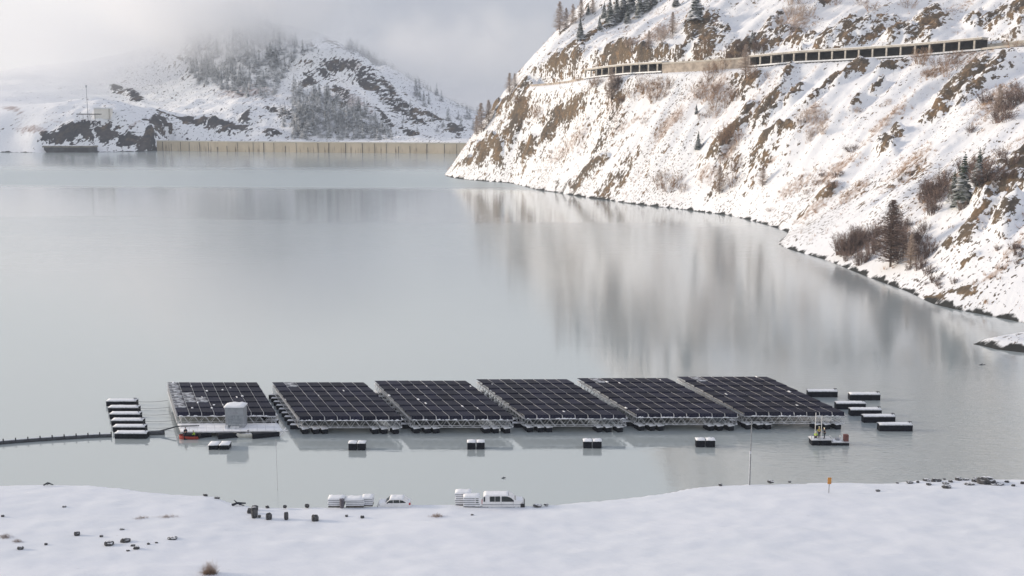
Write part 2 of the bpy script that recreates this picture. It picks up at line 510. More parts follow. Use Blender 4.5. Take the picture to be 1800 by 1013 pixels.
rockmask = np.clip(rockmask + 0.55 * np.clip(fbm(U / 16, V / 7, 4, 61), -1, 1) * (rockmask > 0.01) - 0.05, 0, 1)
k_ = sstep(0.05, 0.6, rockmask)
free = 1 - w_in
HT.Z = HT.Z + free * k_ * inl * (2.0 + 2.2 * ridged(U / 15, V / 7, 4, 5)) + free * inl * 0.35 * ridged(U / 5, V / 3.2, 2, 9)
# talus blocks by the near shore
HT.att['rock'] = 0.30 * sstep(105, 150, Zs) + rockmask * free + free * 0.55 * sstep(0.15, 0.9, fbm(U / 60, V / 22, 4, 23))
HT.att['veg'] = np.clip(vegmask * 0.9 + 0.45 * sstep(0.1, 0.8, fbm(U / 90, V / 30, 4, 41)), 0, 1)
HT.att['speck'] = np.clip(0.35 + 0.8 * fbm(U / 70, V / 24, 3, 57) + 0.3 * sstep(40, 8, Zs), 0, 1)
mat_hill = terrain_mat('snowy_rocky_slope', (0.21, 0.155, 0.10), (0.125, 0.103, 0.08), (0.30, 0.20, 0.115), (0.34, 0.245, 0.19), -R(42))
hill = HT.mesh('hillside', mat_hill)
tag(hill, 'steep snowy hillside with brown rock outcrops rising from the lake below the road', kind='structure')

# ------------------------------------------------------------------ far terrain: left slope and the mountain behind the dam
dam_px = [(276, 265), (400, 267.0), (540, 268.3), (680, 269.5), (800, 270.5), (880, 271)]
dam_pts = [at_z(x, y) for x, y in dam_px]
fp = []
for g in [(0, 268, 0), (40, 268, 0), (90, 268, 0), (150, 267.5, 0), (210, 267, 0), (262, 266, 0)]:
    p = at_z(g[0], g[1]); fp.append((p.x, p.y, 0.0)); fp.append((p.x, p.y - 25, -9))
for g in [(-300, 262, 1375), (-300, 220, 1480), (60, 240, 1370), (120, 224, 1385), (180, 216, 1395), (230, 222, 1400), (265, 240, 1405), (30, 225, 1395), (0, 215, 1400),
          (0, 175, 1600), (150, 195, 1560), (300, 200, 1600), (0, 142, 1850), (150, 146, 1850), (300, 150, 1850), (330, 110, 1980), (0, 118, 2250), (200, 112, 2250), (-300, 118, 2100), (-300, 100, 2400),
          (300, 243, 1440), (400, 244, 1450), (500, 245, 1460), (620, 246, 1450), (740, 246, 1430), (820, 246, 1420), (900, 244, 1430),
          (350, 205, 1500), (430, 185, 1540), (350, 170, 1640), (440, 150, 1680), (470, 178, 1570), (420, 36, 1960), (480, 44, 1930), (340, 60, 2000), (520, 75, 1860),
          (560, 90, 1800), (610, 95, 1770), (650, 108, 1740), (700, 153, 1690), (760, 201, 1630), (800, 229, 1590), (828, 244, 1560),
          (600, 150, 1640), (560, 190, 1560), (640, 200, 1540), (700, 198, 1590), (740, 228, 1530), (600, 120, 1710), (500, 130, 1710), (420, 100, 1830)]:
    p = at_y(*g); fp.append((p.x, p.y, p.z))
for (x, y, z) in [(-285, 1900, 95), (-200, 1850, 60), (-330, 2030, 110), (-240, 1790, 85), (-160, 1740, 50), (-420, 2120, 150), (-100, 1950, 40), (-40, 1750, 30), (-250, 2150, 130), (50, 1650, -10), (50, 2400, 0), (-400, 2400, 130), (150, 1500, -10), (-800, 2400, 120), (-50, 2300, 20)]:
    fp.append((x, y, z))
ev2 = tps_fit(fp, 0.01)
FT = Terrain(-900, 150, 1290, 2380, 3.6)
X2, Y2 = FT.X, FT.Y
Z2 = np.minimum(ev2(X2, Y2), 400)
# keep the ground behind the dam (its downstream valley) below the crest
dx_ = np.array([p.x for p in dam_pts]); dy_ = np.array([p.y for p in dam_pts])
dl = np.interp(X2, dx_, dy_)
beh = (X2 > dx_[0] - 4)
Z2 = np.where(beh & (Y2 < dl + 6), -8.0, Z2)
Z2 = np.where(beh & (Y2 >= dl + 6) & (Y2 < dl + 60), np.minimum(Z2, 6.0), Z2)
inl2 = sstep(3, 25, Z2)
mtn = sstep(-640, -520, X2 - (Y2 - 1500) * -0.25)
Z2 = Z2 + inl2 * (2 + 6 * mtn) * fbm(X2 / 110, Y2 / 80, 5, 71) + inl2 * mtn * (4.0 * ridged(X2 / 60, Y2 / 40, 4, 77) - 7.0)
FT.Z = Z2
rm = np.zeros(X2.shape); vm = np.zeros(X2.shape)
for (px, py, a, b, ang) in [(600, 118, 62, 15, -12), (570, 135, 22, 16, -20), (650, 150, 50, 18, -35), (700, 185, 45, 14, -40), (690, 165, 30, 10, -45), (765, 205, 26, 12, -30), (640, 135, 40, 12, -30),
                            (800, 225, 20, 8, -25), (680, 215, 40, 9, -30), (720, 235, 40, 8, -10), (600, 160, 26, 9, -40), (545, 140, 14, 14, 0), (500, 200, 20, 14, 0), (480, 195, 22, 6, -10),
                            (650, 230, 40, 9, 0), (740, 215, 24, 7, -30), (600, 190, 30, 10, -20)]:
    m_, c = blotch(FT, px, py, a, b, ang); rm = np.maximum(rm, m_)
FT.low = []
for (px, py, a, b, ang) in [(120, 238, 26, 14, 25), (150, 232, 24, 18, 10), (185, 245, 22, 16, 0), (220, 252, 24, 12, 0), (255, 252, 24, 13, 0), (90, 245, 22, 10, 10),
                            (330, 218, 66, 10, -3), (275, 214, 22, 9, 10), (400, 225, 50, 9, -5), (432, 208, 13, 10, 60), (480, 236, 14, 7, 0), (235, 168, 22, 7, -32), (205, 155, 14, 4, -10), (300, 228, 40, 6, -5)]:
    m_, c = blotch(FT, px, py, a * 1.05, b * 1.15, ang); rm = np.maximum(rm, m_ * 1.25)
    Z2 += sstep(0.1, 0.7, m_) * (1.0 + 2.2 * ridged(X2 / 22, Y2 / 16, 3, 91))
for (px, py, a, b, ang) in [(60, 228, 40, 10, -20), (100, 218, 20, 5, 0), (20, 190, 30, 4, -25), (240, 217, 30, 3, -5), (430, 160, 70, 14, -10), (600, 118, 62, 15, -12), (620, 180, 60, 20, -30)]:
    m_, c = blotch(FT, px, py, a, b, ang); vm = np.maximum(vm, m_)
FT.Z = Z2
FT.att['rock'] = rm * 0.95 + 0.30 * mtn * sstep(0.1, 0.9, fbm(X2 / 60, Y2 / 50, 4, 88))
FT.att['veg'] = np.clip(vm, 0, 1) + 0.2 * mtn * sstep(0, .8, fbm(X2 / 70, Y2 / 70, 3, 99))
FT.att['speck'] = 0.2 + 0.5 * mtn
mat_far = terrain_mat('snowy_far_slope', (0.085, 0.075, 0.075), (0.045, 0.045, 0.052), (0.17, 0.125, 0.09), (0.30, 0.22, 0.20), -R(60), fine=0.42)
far = FT.mesh('mountain', mat_far)
tag(far, 'snow-covered mountain and left slope beyond the lake fading up into mist', kind='structure')

# a further wooded ridge behind the mountain's right shoulder
rp = []
for g in [(560, 60, 2300), (640, 95, 2280), (700, 140, 2240), (760, 172, 2200), (810, 200, 2170), (860, 215, 2140), (930, 235, 2100)]:
    p = at_y(*g); rp.append((p.x, p.y, p.z)); rp.append((p.x - 40, p.y + 150, p.z - 15)); rp.append((p.x + 10, p.y - 230, max(-6, p.z - 130)))
RT = Terrain(-500, 120, 1850, 2420, 9)
RT.Z = np.minimum(tps_fit(rp, 0.02)(RT.X, RT.Y), 240) + 6 * fbm(RT.X / 80, RT.Y / 80, 4, 5)
RT.att['rock'] = 0.4 + 0.4 * sstep(0, .7, fbm(RT.X / 60, RT.Y / 60, 3, 8)); RT.att['veg'] = RT.X * 0 + 0.3; RT.att['speck'] = RT.X * 0 + 0.6
ridge = RT.mesh('hills', mat_far)
tag(ridge, 'distant wooded ridge fading into grey cloud', kind='structure')

# ------------------------------------------------------------------ near shore
crest_px = [(-300, 838), (-80, 848), (0, 851), (80, 850), (150, 851), (210, 856), (260, 863), (330, 868), (375, 870), (400, 880), (440, 889), (560, 890), (760, 885), (940, 888), (1040, 879),
            (1150, 868), (1235, 853), (1330, 849), (1400, 848), (1480, 846), (1560, 847), (1640, 841), (1800, 841), (2100, 836)]
ZC = 2.6
cw = [at_z(x, y, ZC) for x, y in crest_px]
NT = Terrain(-150, 190, 62, 178, 0.5)
X3, Y3 = NT.X, NT.Y
cy = np.interp(X3, [p.x for p in cw], [p.y for p in cw])
d_in = cy - Y3
base = ZC - 0.25 + 0.25 * sstep(0, 6, d_in) + 0.045 * np.clip(d_in, 0, 200) + 0.9 * sstep(24, 40, d_in) * fbm(X3 / 30, Y3 / 16, 2, 3)
base += 0.28 * sstep(1, 9, d_in) * fbm(X3 / 26 + 3, Y3 / 9, 3, 15) + 0.07 * fbm(X3 / 3.5, Y3 / 1.6, 4, 21) + 0.10 * ridged(X3 / 14 + Y3 / 30, Y3 / 5, 2, 27)
outw = np.clip(-d_in, 0, 60)
z3 = np.where(d_in > 0, base, ZC - 0.25 - outw * 0.62 + 0.12 * fbm(X3 / 3, Y3 / 3, 2, 31))
NT.Z = np.maximum(z3, -5.4)
NT.att['rock'] = X3 * 0 - 0.9; NT.att['veg'] = X3 * 0 - 1.0; NT.att['speck'] = X3 * 0 - 3.0

def near_mat():
    m, nt, bs = new_mat('smooth_snow_field')
    P, g = geo_pos(nt, 0.2, (0.5, 1.0, 1.0))
    n1 = noise(nt, P, 0.12, 5.0, 0.55); n2 = noise(nt, P, 1.6, 5.0, 0.6); n3 = noise(nt, P, 0.5, 3.0)
    c = mixc(nt, maprange(nt, n1, 0.35, 0.65), (0.745, 0.775, 0.82), (0.775, 0.80, 0.845))  # near snow colour kept below SNOW to stand in for cloud shade
    zz = nt.nodes.new('ShaderNodeSeparateXYZ'); nt.links.new(g.outputs['Position'], zz.inputs[0])
    wl = maprange(nt, mathn(nt, 'ADD', zz.outputs[2], mathn(nt, 'MULTIPLY', mathn(nt, 'SUBTRACT', n3, 0.5), -1.5)), 0.15, 0.45, 1.0, 0.0)
    c = mixc(nt, wl, c, (0.06, 0.06, 0.06))
    pk = maprange(nt, n2, 0.735, 0.76)
    c = mixc(nt, pk, c, (0.30, 0.27, 0.25))
    nt.links.new(c, bs.inputs['Base Color'])
    bs.inputs['Roughness'].default_value = 0.8
    bs.inputs['Specular IOR Level'].default_value = 0.2
    n4 = noise(nt, P, 7.0, 4.0, 0.65)
    bp = N(nt, 'ShaderNodeBump', Strength=0.45, Distance=0.11)
    nt.links.new(mathn(nt, 'ADD', mathn(nt, 'ADD', n3, mathn(nt, 'MULTIPLY', n4, 0.22)), mathn(nt, 'MULTIPLY', n2, 0.45)), bp.inputs['Height']); nt.links.new(bp.outputs[0], bs.inputs['Normal'])
    return m
mat_near = near_mat()
near = NT.mesh('snowfield', mat_near)
tag(near, 'smooth blue-white snow bank along the near shore of the lake', kind='structure')
# the bank on the viewer's side, under and behind the camera
BT = Terrain(-260, 300, -80, 70, 5)
BT.Z = np.clip(6.6 + (64 - BT.Y) * 0.66, 0, 48.6) + 0.5 * fbm(BT.X / 30, BT.Y / 30, 3, 4)
bank = BT.mesh('terrain', mat_near)
tag(bank, 'snowy slope on the viewer side above the near shore', kind='structure')

# snowy spit entering from the right
spit_px = [(1709, 605), (1730, 598), (1765, 592), (1800, 589), (1850, 584), (1950, 582), (1950, 640), (1850, 627), (1800, 620), (1768, 617), (1740, 612)]
sp_w = [at_z(x, y) for x, y in spit_px]
ST = Terrain(95, 165, 205, 285, 0.8)
ins = np.zeros(ST.X.shape, bool); dist = np.full(ST.X.shape, 1e9)
for i in range(len(sp_w)):
    a = sp_w[i]; b = sp_w[(i + 1) % len(sp_w)]
    cond = ((a.y > ST.Y) != (b.y > ST.Y)) & (ST.X < (b.x - a.x) * (ST.Y - a.y) / (b.y - a.y + 1e-9) + a.x)
    ins ^= cond
    L2 = (b.x - a.x) ** 2 + (b.y - a.y) ** 2
    t = np.clip(((ST.X - a.x) * (b.x - a.x) + (ST.Y - a.y) * (b.y - a.y)) / L2, 0, 1)
    dist = np.minimum(dist, np.hypot(ST.X - a.x - t * (b.x - a.x), ST.Y - a.y - t * (b.y - a.y)))
s_ = np.where(ins, dist, -dist)
ST.Z = np.clip(s_ * 0.45, -5.4, 1.6) + 0.25 * fbm(ST.X / 4, ST.Y / 4, 3, 6)
ST.att['rock'] = ST.X * 0 + 0.1; ST.att['veg'] = ST.X * 0; ST.att['speck'] = ST.X * 0 + 0.6
spit = ST.mesh('spit', mat_hill)
tag(spit, 'low snowy spit with dark stones at its waterline entering the lake', kind='structure')

# ground sheet under everything, to the horizon
g_ = MB(); g_.add([(-6000, -1500, -6.5), (6000, -1500, -6.5), (6000, 8000, -6.5), (-6000, 8000, -6.5)], [(0, 1, 2, 3)])
go = g_.build('ground', mat_near); tag(go, kind='structure')

# ------------------------------------------------------------------ water
def water_mat():
    m, nt, bs = new_mat('milky_lake_water')
    g = nt.nodes.new('ShaderNodeNewGeometry')
    pos = g.outputs['Position']
    sep = nt.nodes.new('ShaderNodeSeparateXYZ'); nt.links.new(pos, sep.inputs[0])
    def stretched(sx, sy, rot=0.0):
        mp = nt.nodes.new('ShaderNodeMapping'); mp.inputs['Scale'].default_value = (sx, sy, 1)
        mp.inputs['Rotation'].default_value = (0, 0, rot)
        nt.links.new(pos, mp.inputs['Vector']); return mp.outputs[0]
    big = noise(nt, stretched(0.0022, 0.0075), 1.0, 4.0, 0.5)
    edge = noise(nt, stretched(0.004, 0.02, 0.1), 1.0, 5.0, 0.6)
    # breeze-ruffled belt across the lake
    yv = mathn(nt, 'ADD', sep.outputs[1], mathn(nt, 'MULTIPLY', mathn(nt, 'SUBTRACT', edge, 0.5), 90.0))
    yv = mathn(nt, 'ADD', yv, mathn(nt, 'MULTIPLY', sep.outputs[0], 0.10))
    belt = mathn(nt, 'MULTIPLY', maprange(nt, yv, 700, 760), maprange(nt, yv, 860, 1050, 1.0, 0.25))
    belt2 = mathn(nt, 'MULTIPLY', mathn(nt, 'MULTIPLY', maprange(nt, yv, 330, 480), maprange(nt, yv, 512, 532, 1.0, 0.0)), 0.28)
    ruff = mathn(nt, 'MAXIMUM', belt, belt2)
    ruff = mathn(nt, 'MAXIMUM', ruff, maprange(nt, big, 0.56, 0.70, 0.0, 0.35))
    col = mixc(nt, ruff, (0.385, 0.43, 0.435), (0.32, 0.395, 0.42))  # darker sky reflection of the ruffled belts is put into the base colour
    nt.links.new(col, bs.inputs['Base Color'])
    bs.inputs['IOR'].default_value = 2.5
    bs.inputs['Specular IOR Level'].default_value = 0.5
    mirror = mathn(nt, 'MULTIPLY', maprange(nt, yv, 490, 535), maprange(nt, sep.outputs[0], -120, 0))
    nt.links.new(mathn(nt, 'ADD', mathn(nt, 'SUBTRACT', maprange(nt, sep.outputs[1], 180, 300, 0.045, 0.075), mathn(nt, 'MULTIPLY', mirror, 0.035)), mathn(nt, 'MULTIPLY', ruff, 0.28)), bs.inputs['Roughness'])
    # small ripples, long across the view
    r1 = noise(nt, stretched(0.35, 1.3, 0.03), 1.0, 3.0, 0.5)
    r2 = noise(nt, stretched(0.9, 2.6, -0.1), 1.0, 2.0, 0.5)
    r0 = noise(nt, stretched(0.03, 0.8, 0.02), 1.0, 3.0, 0.6)
    near_r = mathn(nt, 'MULTIPLY', maprange(nt, sep.outputs[1], 178, 240, 2.6, 0.25), maprange(nt, sep.outputs[0], 20, 55, 0.10, 1.0))
    hgt = mathn(nt, 'ADD', mathn(nt, 'MULTIPLY', mathn(nt, 'ADD', r1, mathn(nt, 'MULTIPLY', r2, 0.4)), near_r), mathn(nt, 'MULTIPLY', r0, maprange(nt, sep.outputs[1], 185, 300, 0.15, 0.8)))
    b = N(nt, 'ShaderNodeBump', Distance=0.045)
    b.inputs['Strength'].default_value = 0.9
    nt.links.new(hgt, b.inputs['Height']); nt.links.new(b.outputs[0], bs.inputs['Normal'])
    return m
wm = MB(); wm.add([(-2400, 20, 0), (1400, 20, 0), (1400, 2300, 0), (-2400, 2300, 0)], [(0, 1, 2, 3)])
wo = wm.build('water', water_mat()); tag(wo, 'calm milky grey-blue lake water', kind='structure')

# ------------------------------------------------------------------ sky, sun, air
SUN_EL, SUN_AZ = R(12.5), R(-83)      # azimuth from +Y, positive towards +X
SC.world = bpy.data.worlds.new('World')
SC.world.use_nodes = True
nt = SC.world.node_tree
for n in list(nt.nodes): nt.nodes.remove(n)
out = nt.nodes.new('ShaderNodeOutputWorld')
bgs = nt.nodes.new('ShaderNodeBackground'); bgc = nt.nodes.new('ShaderNodeBackground')
sky = nt.nodes.new('ShaderNodeTexSky'); sky.sky_type = 'NISHITA'; sky.sun_disc = False
sky.sun_elevation = SUN_EL; sky.sun_rotation = SUN_AZ
nt.links.new(sky.outputs[0], bgs.inputs['Color']); bgs.inputs['Strength'].default_value = 0.08
tc = nt.nodes.new('ShaderNodeTexCoord')
sx = nt.nodes.new('ShaderNodeSeparateXYZ'); nt.links.new(tc.outputs['Generated'], sx.inputs[0])
mp = nt.nodes.new('ShaderNodeMapping'); mp.inputs['Scale'].default_value = (1, 1, 2.2); nt.links.new(tc.outputs['Generated'], mp.inputs['Vector'])
n1 = noise(nt, mp.outputs[0], 3.2, 6.0, 0.5, 0.3)
az = maprange(nt, sx.outputs[0], -0.32, -0.10)            # bright bank on the left, slate cloud to the right
cl = mixc(nt, az, (0.95, 0.955, 0.96), (0.47, 0.49, 0.565))
cl = mixc(nt, maprange(nt, n1, 0.35, 0.7, 0.0, 0.35), cl, (0.74, 0.74, 0.76))
cl = mixc(nt, maprange(nt, sx.outputs[2], 0.09, 0.20), cl, mixc(nt, maprange(nt, sx.outputs[0], -0.3, 0.15), (1.0, 1.0, 0.985), (0.87, 0.895, 0.915)))
cl = mixc(nt, maprange(nt, sx.outputs[2], 0.35, 0.85), cl, (0.47, 0.50, 0.63))
nt.links.new(cl, bgc.inputs['Color']); bgc.inputs['Strength'].default_value = 1.0
mx = nt.nodes.new('ShaderNodeMixShader'); mx.inputs[0].default_value = 0.9
nt.links.new(bgs.outputs[0], mx.inputs[1]); nt.links.new(bgc.outputs[0], mx.inputs[2]); nt.links.new(mx.outputs[0], out.inputs['Surface'])

sd_ = bpy.data.lights.new('sun', 'SUN'); sd_.energy = 3.5; sd_.angle = R(11); sd_.color = (1.0, 0.845, 0.67)
so = bpy.data.objects.new('sun', sd_); COL.objects.link(so)
dirv = Vector((math.sin(SUN_AZ) * math.cos(SUN_EL), math.cos(SUN_AZ) * math.cos(SUN_EL), math.sin(SUN_EL)))
so.rotation_euler = dirv.to_track_quat('Z', 'Y').to_euler()
so.location = (-300, 0, 300)

def volume_mat(name, dens, col, noisy=None):
    m = bpy.data.materials.new(name); m.use_nodes = True
    nt = m.node_tree
    for n in list(nt.nodes): nt.nodes.remove(n)
    out = nt.nodes.new('ShaderNodeOutputMaterial')
    pv = nt.nodes.new('ShaderNodeVolumePrincipled')
    pv.inputs['Color'].default_value = (*col, 1)
    pv.inputs['Density'].default_value = dens
    pv.inputs['Anisotropy'].default_value = 0.0
    nt.links.new(pv.outputs[0], out.inputs['Volume'])
    if noisy:
        noisy(nt, pv)
    return m
USE_HAZE = True
if USE_HAZE:
    hz = MB(); hz.box(-1300, 900, -120, 2500, -7.5, 470)
    ho = hz.build('haze', volume_mat('thin_haze', 0.00008, (0.80, 0.88, 1.0)))
    tag(ho, kind='stuff')

SC.view_settings.view_transform = 'Standard'
SC.view_settings.look = 'None'
SC.view_settings.gamma = 1.0
SC.view_settings.exposure = 0.06
SC.cycles.use_denoising = True
SC.cycles.max_bounces = 28
SC.cycles.diffuse_bounces = 3
SC.cycles.glossy_bounces = 3
SC.cycles.volume_bounces = 28
SC.cycles.volume_step_rate = 4.0
SC.cycles.sample_clamp_indirect = 6.0

# ------------------------------------------------------------------ mist on the mountain
def mist_noise(nt, pv, dmax, sc):
    tc = nt.nodes.new('ShaderNodeTexCoord')
    ln = nt.nodes.new('ShaderNodeVectorMath'); ln.operation = 'LENGTH'; nt.links.new(tc.outputs['Object'], ln.inputs[0])
    g = nt.nodes.new('ShaderNodeNewGeometry')
    n = noise(nt, g.outputs['Position'], sc, 3.0, 0.5)
    v = mathn(nt, 'SUBTRACT', mathn(nt, 'ADD', 0.95, mathn(nt, 'MULTIPLY', mathn(nt, 'SUBTRACT', n, 0.5), 1.6)), ln.outputs['Value'])
    nt.links.new(maprange(nt, v, 0.0, 0.75, 0.0, dmax), pv.inputs['Density'])
def mist(loc, size, dens, sc=0.012, name='mist'):
    bm = bmesh.new(); bmesh.ops.create_icosphere(bm, subdivisions=3, radius=1.0)
    me = bpy.data.meshes.new(name); bm.to_mesh(me); bm.free()
    o = link_mesh(name, me, volume_mat('mist_bank', 0.0, (0.995, 0.996, 0.998), lambda nt, pv: mist_noise(nt, pv, dens, sc)))
    o.location = loc; o.scale = size
    tag(o, kind='stuff'); return o
mist((-700, 1950, 170), (440, 360, 115), 0.0075)
mist((-440, 1800, 226), (310, 270, 98), 0.026)
mist((-120, 2230, 150), (330, 170, 120), 0.005)

# ------------------------------------------------------------------ dam
def polyline(pts):
    L = [0.0]
    for a, b in zip(pts[:-1], pts[1:]): L.append(L[-1] + (b - a).length)
    def ev(s):
        s = max(0, min(L[-1], s))
        for i in range(len(pts) - 1):
            if s <= L[i + 1] + 1e-9:
                t = (s - L[i]) / max(1e-9, L[i + 1] - L[i])
                return pts[i].lerp(pts[i + 1], t), (pts[i + 1] - pts[i]).normalized()
    return ev, L[-1]

def dam_mat():
    m, nt, bs = new_mat('weathered_dam_concrete')
    P, g = geo_pos(nt, 0, (1, 1, 1))
    mp = nt.nodes.new('ShaderNodeMapping'); mp.inputs['Scale'].default_value = (0.35, 0.35, 0.03); nt.links.new(g.outputs['Position'], mp.inputs['Vector'])
    st = noise(nt, mp.outputs[0], 1.0, 5.0, 0.6); bl = noise(nt, P, 0.05, 4.0)
    zz = nt.nodes.new('ShaderNodeSeparateXYZ'); nt.links.new(g.outputs['Position'], zz.inputs[0])
    c = mixc(nt, maprange(nt, bl, 0.35, 0.65), (0.62, 0.53, 0.40), (0.52, 0.44, 0.32))
    low = maprange(nt, zz.outputs[2], 2.0, 9.5, 1.0, 0.15)
    c = mixc(nt, mathn(nt, 'MULTIPLY', maprange(nt, st, 0.53, 0.66), low), c, (0.16, 0.115, 0.08))
    nt.links.new(c, bs.inputs['Base Color']); bs.inputs['Roughness'].default_value = 0.9
    return m
M['dam'] = dam_mat()
M['joint'] = simple('dark_joint', (0.07, 0.055, 0.045), 0.9, 0, 0.3, 0.3)
M['dam_top'] = simple('pale_parapet', (0.60, 0.56, 0.47), 0.85, 0, 0.08, 0.2)
dv, dL = polyline(dam_pts)
dam = empty('dam', dam_pts[0]); tag(dam, 'long low beige concrete dam wall closing the far end of the lake', 'dam')
TOP = 11.6
w_ = MB(); pr = MB()
ns = 60
for i in range(ns):
    a, _ = dv(dL * i / ns); b, _ = dv(dL * (i + 1) / ns)
    for mb, y0, y1, z0, z1 in ((w_, 0, 5, -5, TOP), (pr, -0.4, 0.7, TOP, TOP + 1.3)):
        vs = []
        for z in (z0, z1):
            vs += [(a.x, a.y + y0, z), (b.x, b.y + y0, z), (b.x, b.y + y1, z), (a.x, a.y + y1, z)]
        vs = [(v[0] - dam_pts[0].x, v[1] - dam_pts[0].y, v[2]) for v in vs]
        mb.add(vs, [(0, 3, 2, 1), (4, 5, 6, 7), (0, 1, 5, 4), (2, 3, 7, 6)])
w_.build('wall', M['dam'], dam)
pr.build('parapet', M['dam_top'], dam)
jr = random.Random(5)
s = 9.0
while s < dL - 40:
    p, t = dv(s)
    j = MB(); hgt = TOP - 0.2 if jr.random() < 0.65 else TOP * jr.uniform(0.5, 0.85)
    lean = jr.uniform(-0.5, 0.5); wd = jr.uniform(0.25, 0.5)
    o_ = Vector((p.x - dam_pts[0].x, p.y - dam_pts[0].y, 0))
    j.add([(o_.x - wd + lean, o_.y - 0.25, -1), (o_.x + wd + lean, o_.y - 0.25, -1), (o_.x + wd, o_.y - 0.25, hgt), (o_.x - wd, o_.y - 0.25, hgt),
           (o_.x - wd + lean, o_.y + 0.3, -1), (o_.x + wd + lean, o_.y + 0.3, -1), (o_.x + wd, o_.y + 0.3, hgt), (o_.x - wd, o_.y + 0.3, hgt)],
          [(0, 1, 2, 3), (1, 5, 6, 2), (4, 0, 3, 7), (3, 2, 6, 7)])
    j.build('joint', M['joint'], dam)
    s += jr.choice([13, 14, 15, 21])

# ------------------------------------------------------------------ road gallery
M['gal'] = simple('gallery_concrete', (0.46, 0.43, 0.38), 0.85, 0, 0.15, 0.5)
M['gal_dark'] = simple('shade_dark_concrete', (0.05, 0.047, 0.045), 0.9, 0, 0.3, 0.3)  # dark tone paints shade into the gallery interior; also the dark canopy roof
M['road'] = simple('asphalt', (0.055, 0.055, 0.058), 0.9, 0, 0.15, 0.5)
M['gal_wall'] = simple('pale_stone_wall', (0.36, 0.31, 0.26), 0.9, 0, 0.25, 0.3)
ge, gL = polyline(gp)
gn = []
cum = [0.0]
for a, b in zip(gp[:-1], gp[1:]): cum.append(cum[-1] + (b - a).length)
def frame_at(s):
    p, t = ge(s)
    p2, t2 = ge(min(gL, s + 6)); p1, t1 = ge(max(0, s - 6))
    t = (p2 - p1).normalized(); th = Vector((t.x, t.y, 0)).normalized()
    inw = Vector((-th.y, th.x, 0))
    return p, th, inw
def strip(s0, s1, a0, a1, z0, z1, name, mat, parent, step=4.0, base=None):
    mb = MB(); n = max(1, int((s1 - s0) / step)); prev = None; vs = []; fs = []
    for i in range(n + 1):
        p, th, inw = frame_at(s0 + (s1 - s0) * i / n)
        for (a, z) in ((a0, z0), (a1, z0), (a1, z1), (a0, z1)):
            q = p + inw * a; vs.append((q.x - base.x, q.y - base.y, p.z + z - base.z))
        if i:
            k = 4 * i
            fs += [(k - 4, k - 3, k + 1, k), (k - 3, k - 2, k + 2, k + 1), (k - 2, k - 1, k + 3, k + 2), (k - 1, k - 4, k, k + 3)]
    fs += [(0, 1, 2, 3), tuple(range(4 * n + 3, 4 * n - 1, -1))]
    mb.add(vs, fs)
    return mb.build(name, mat, parent)
def s_of(i): return cum[i]
def gallery(s0, s1, label, closed=()):
    b, _, _ = frame_at(s0)
    g = empty('road_gallery', b); tag(g, label, 'road gallery')
    strip(s0, s1, -0.6, 8.6, 5.5, 6.5, 'roof', M['gal'], g, base=b)
    strip(s0, s1, -0.2, 8.4, 6.503, 6.8, 'roof_snow', M['snow'], g, base=b)
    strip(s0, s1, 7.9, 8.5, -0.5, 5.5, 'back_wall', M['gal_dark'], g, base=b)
    strip(s0, s1, -0.8, 7.9, -0.8, 0.15, 'road_deck', M['road'], g, base=b)
    strip(s0, s1, -0.85, -0.6, 0.15, 0.95, 'railing', M['galv'], g, base=b)
    post = None
    s = s0 + 0.6; k = 0
    me = None
    while s < s1:
        p, th, inw = frame_at(s)
        if me is None:
            mb = MB(); mb.box(-0.42, 0.42, -0.05, 0.75, -0.6, 5.52); me = mb.mesh('post')
        o = link_mesh('post', me, M['gal'], g)
        o.location = (p.x - b.x, p.y - b.y, p.z - b.z); o.rotation_euler = (0, 0, math.atan2(th.y, th.x))
        s += 7.4
    for (c0, c1) in closed:
        strip(c0, c1, -0.3, 0.2, 0.15, 4.7, 'infill_wall', M['gal_wall'], g, base=b)
    return g
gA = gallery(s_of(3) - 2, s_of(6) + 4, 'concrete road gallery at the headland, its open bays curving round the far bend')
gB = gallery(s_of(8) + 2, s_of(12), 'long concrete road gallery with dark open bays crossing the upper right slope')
b = frame_at(s_of(6) + 4)[0]
cg = empty('covered_road_section', b); tag(cg, 'closed concrete stretch of road gallery linking the two open galleries behind bare trees', 'road gallery')
strip(s_of(6) + 4.1, s_of(8) + 1.9, -0.6, 8.6, 5.0, 5.9, 'roof', M['gal'], cg, base=b)
strip(s_of(6) + 4.1, s_of(8) + 1.9, -0.3, 8.4, -0.6, 5.0, 'wall', M['gal_wall'], cg, base=b)
b = frame_at(s_of(12) + 0.2)[0]
rw = empty('retaining_wall', b); tag(rw, 'pale roadside wall and railing running out of frame beyond the long gallery', 'wall')
strip(s_of(12) + 0.2, gL, -0.8, 8, -0.9, 0.15, 'road_deck', M['road'], rw, base=b)
strip(s_of(12) + 0.2, gL, -0.9, -0.5, 0.15, 1.2, 'parapet', M['gal'], rw, base=b)
strip(s_of(12) + 0.2, gL, 7.6, 8.4, -0.5, 3.4, 'wall', M['gal'], rw, base=b)
b = frame_at(0.0)[0]
lw = empty('retaining_wall', b); tag(lw, 'low tan wall holding up the road left of the headland gallery', 'wall')
strip(0.0, s_of(3) - 2.2, -0.6, 0.0, -2.2, 1.0, 'wall', M['gal_wall'], lw, base=b)
strip(0.0, s_of(3) - 2.2, 0.05, 7.5, -0.6, 0.18, 'road_deck', M['snow'], lw, base=b)

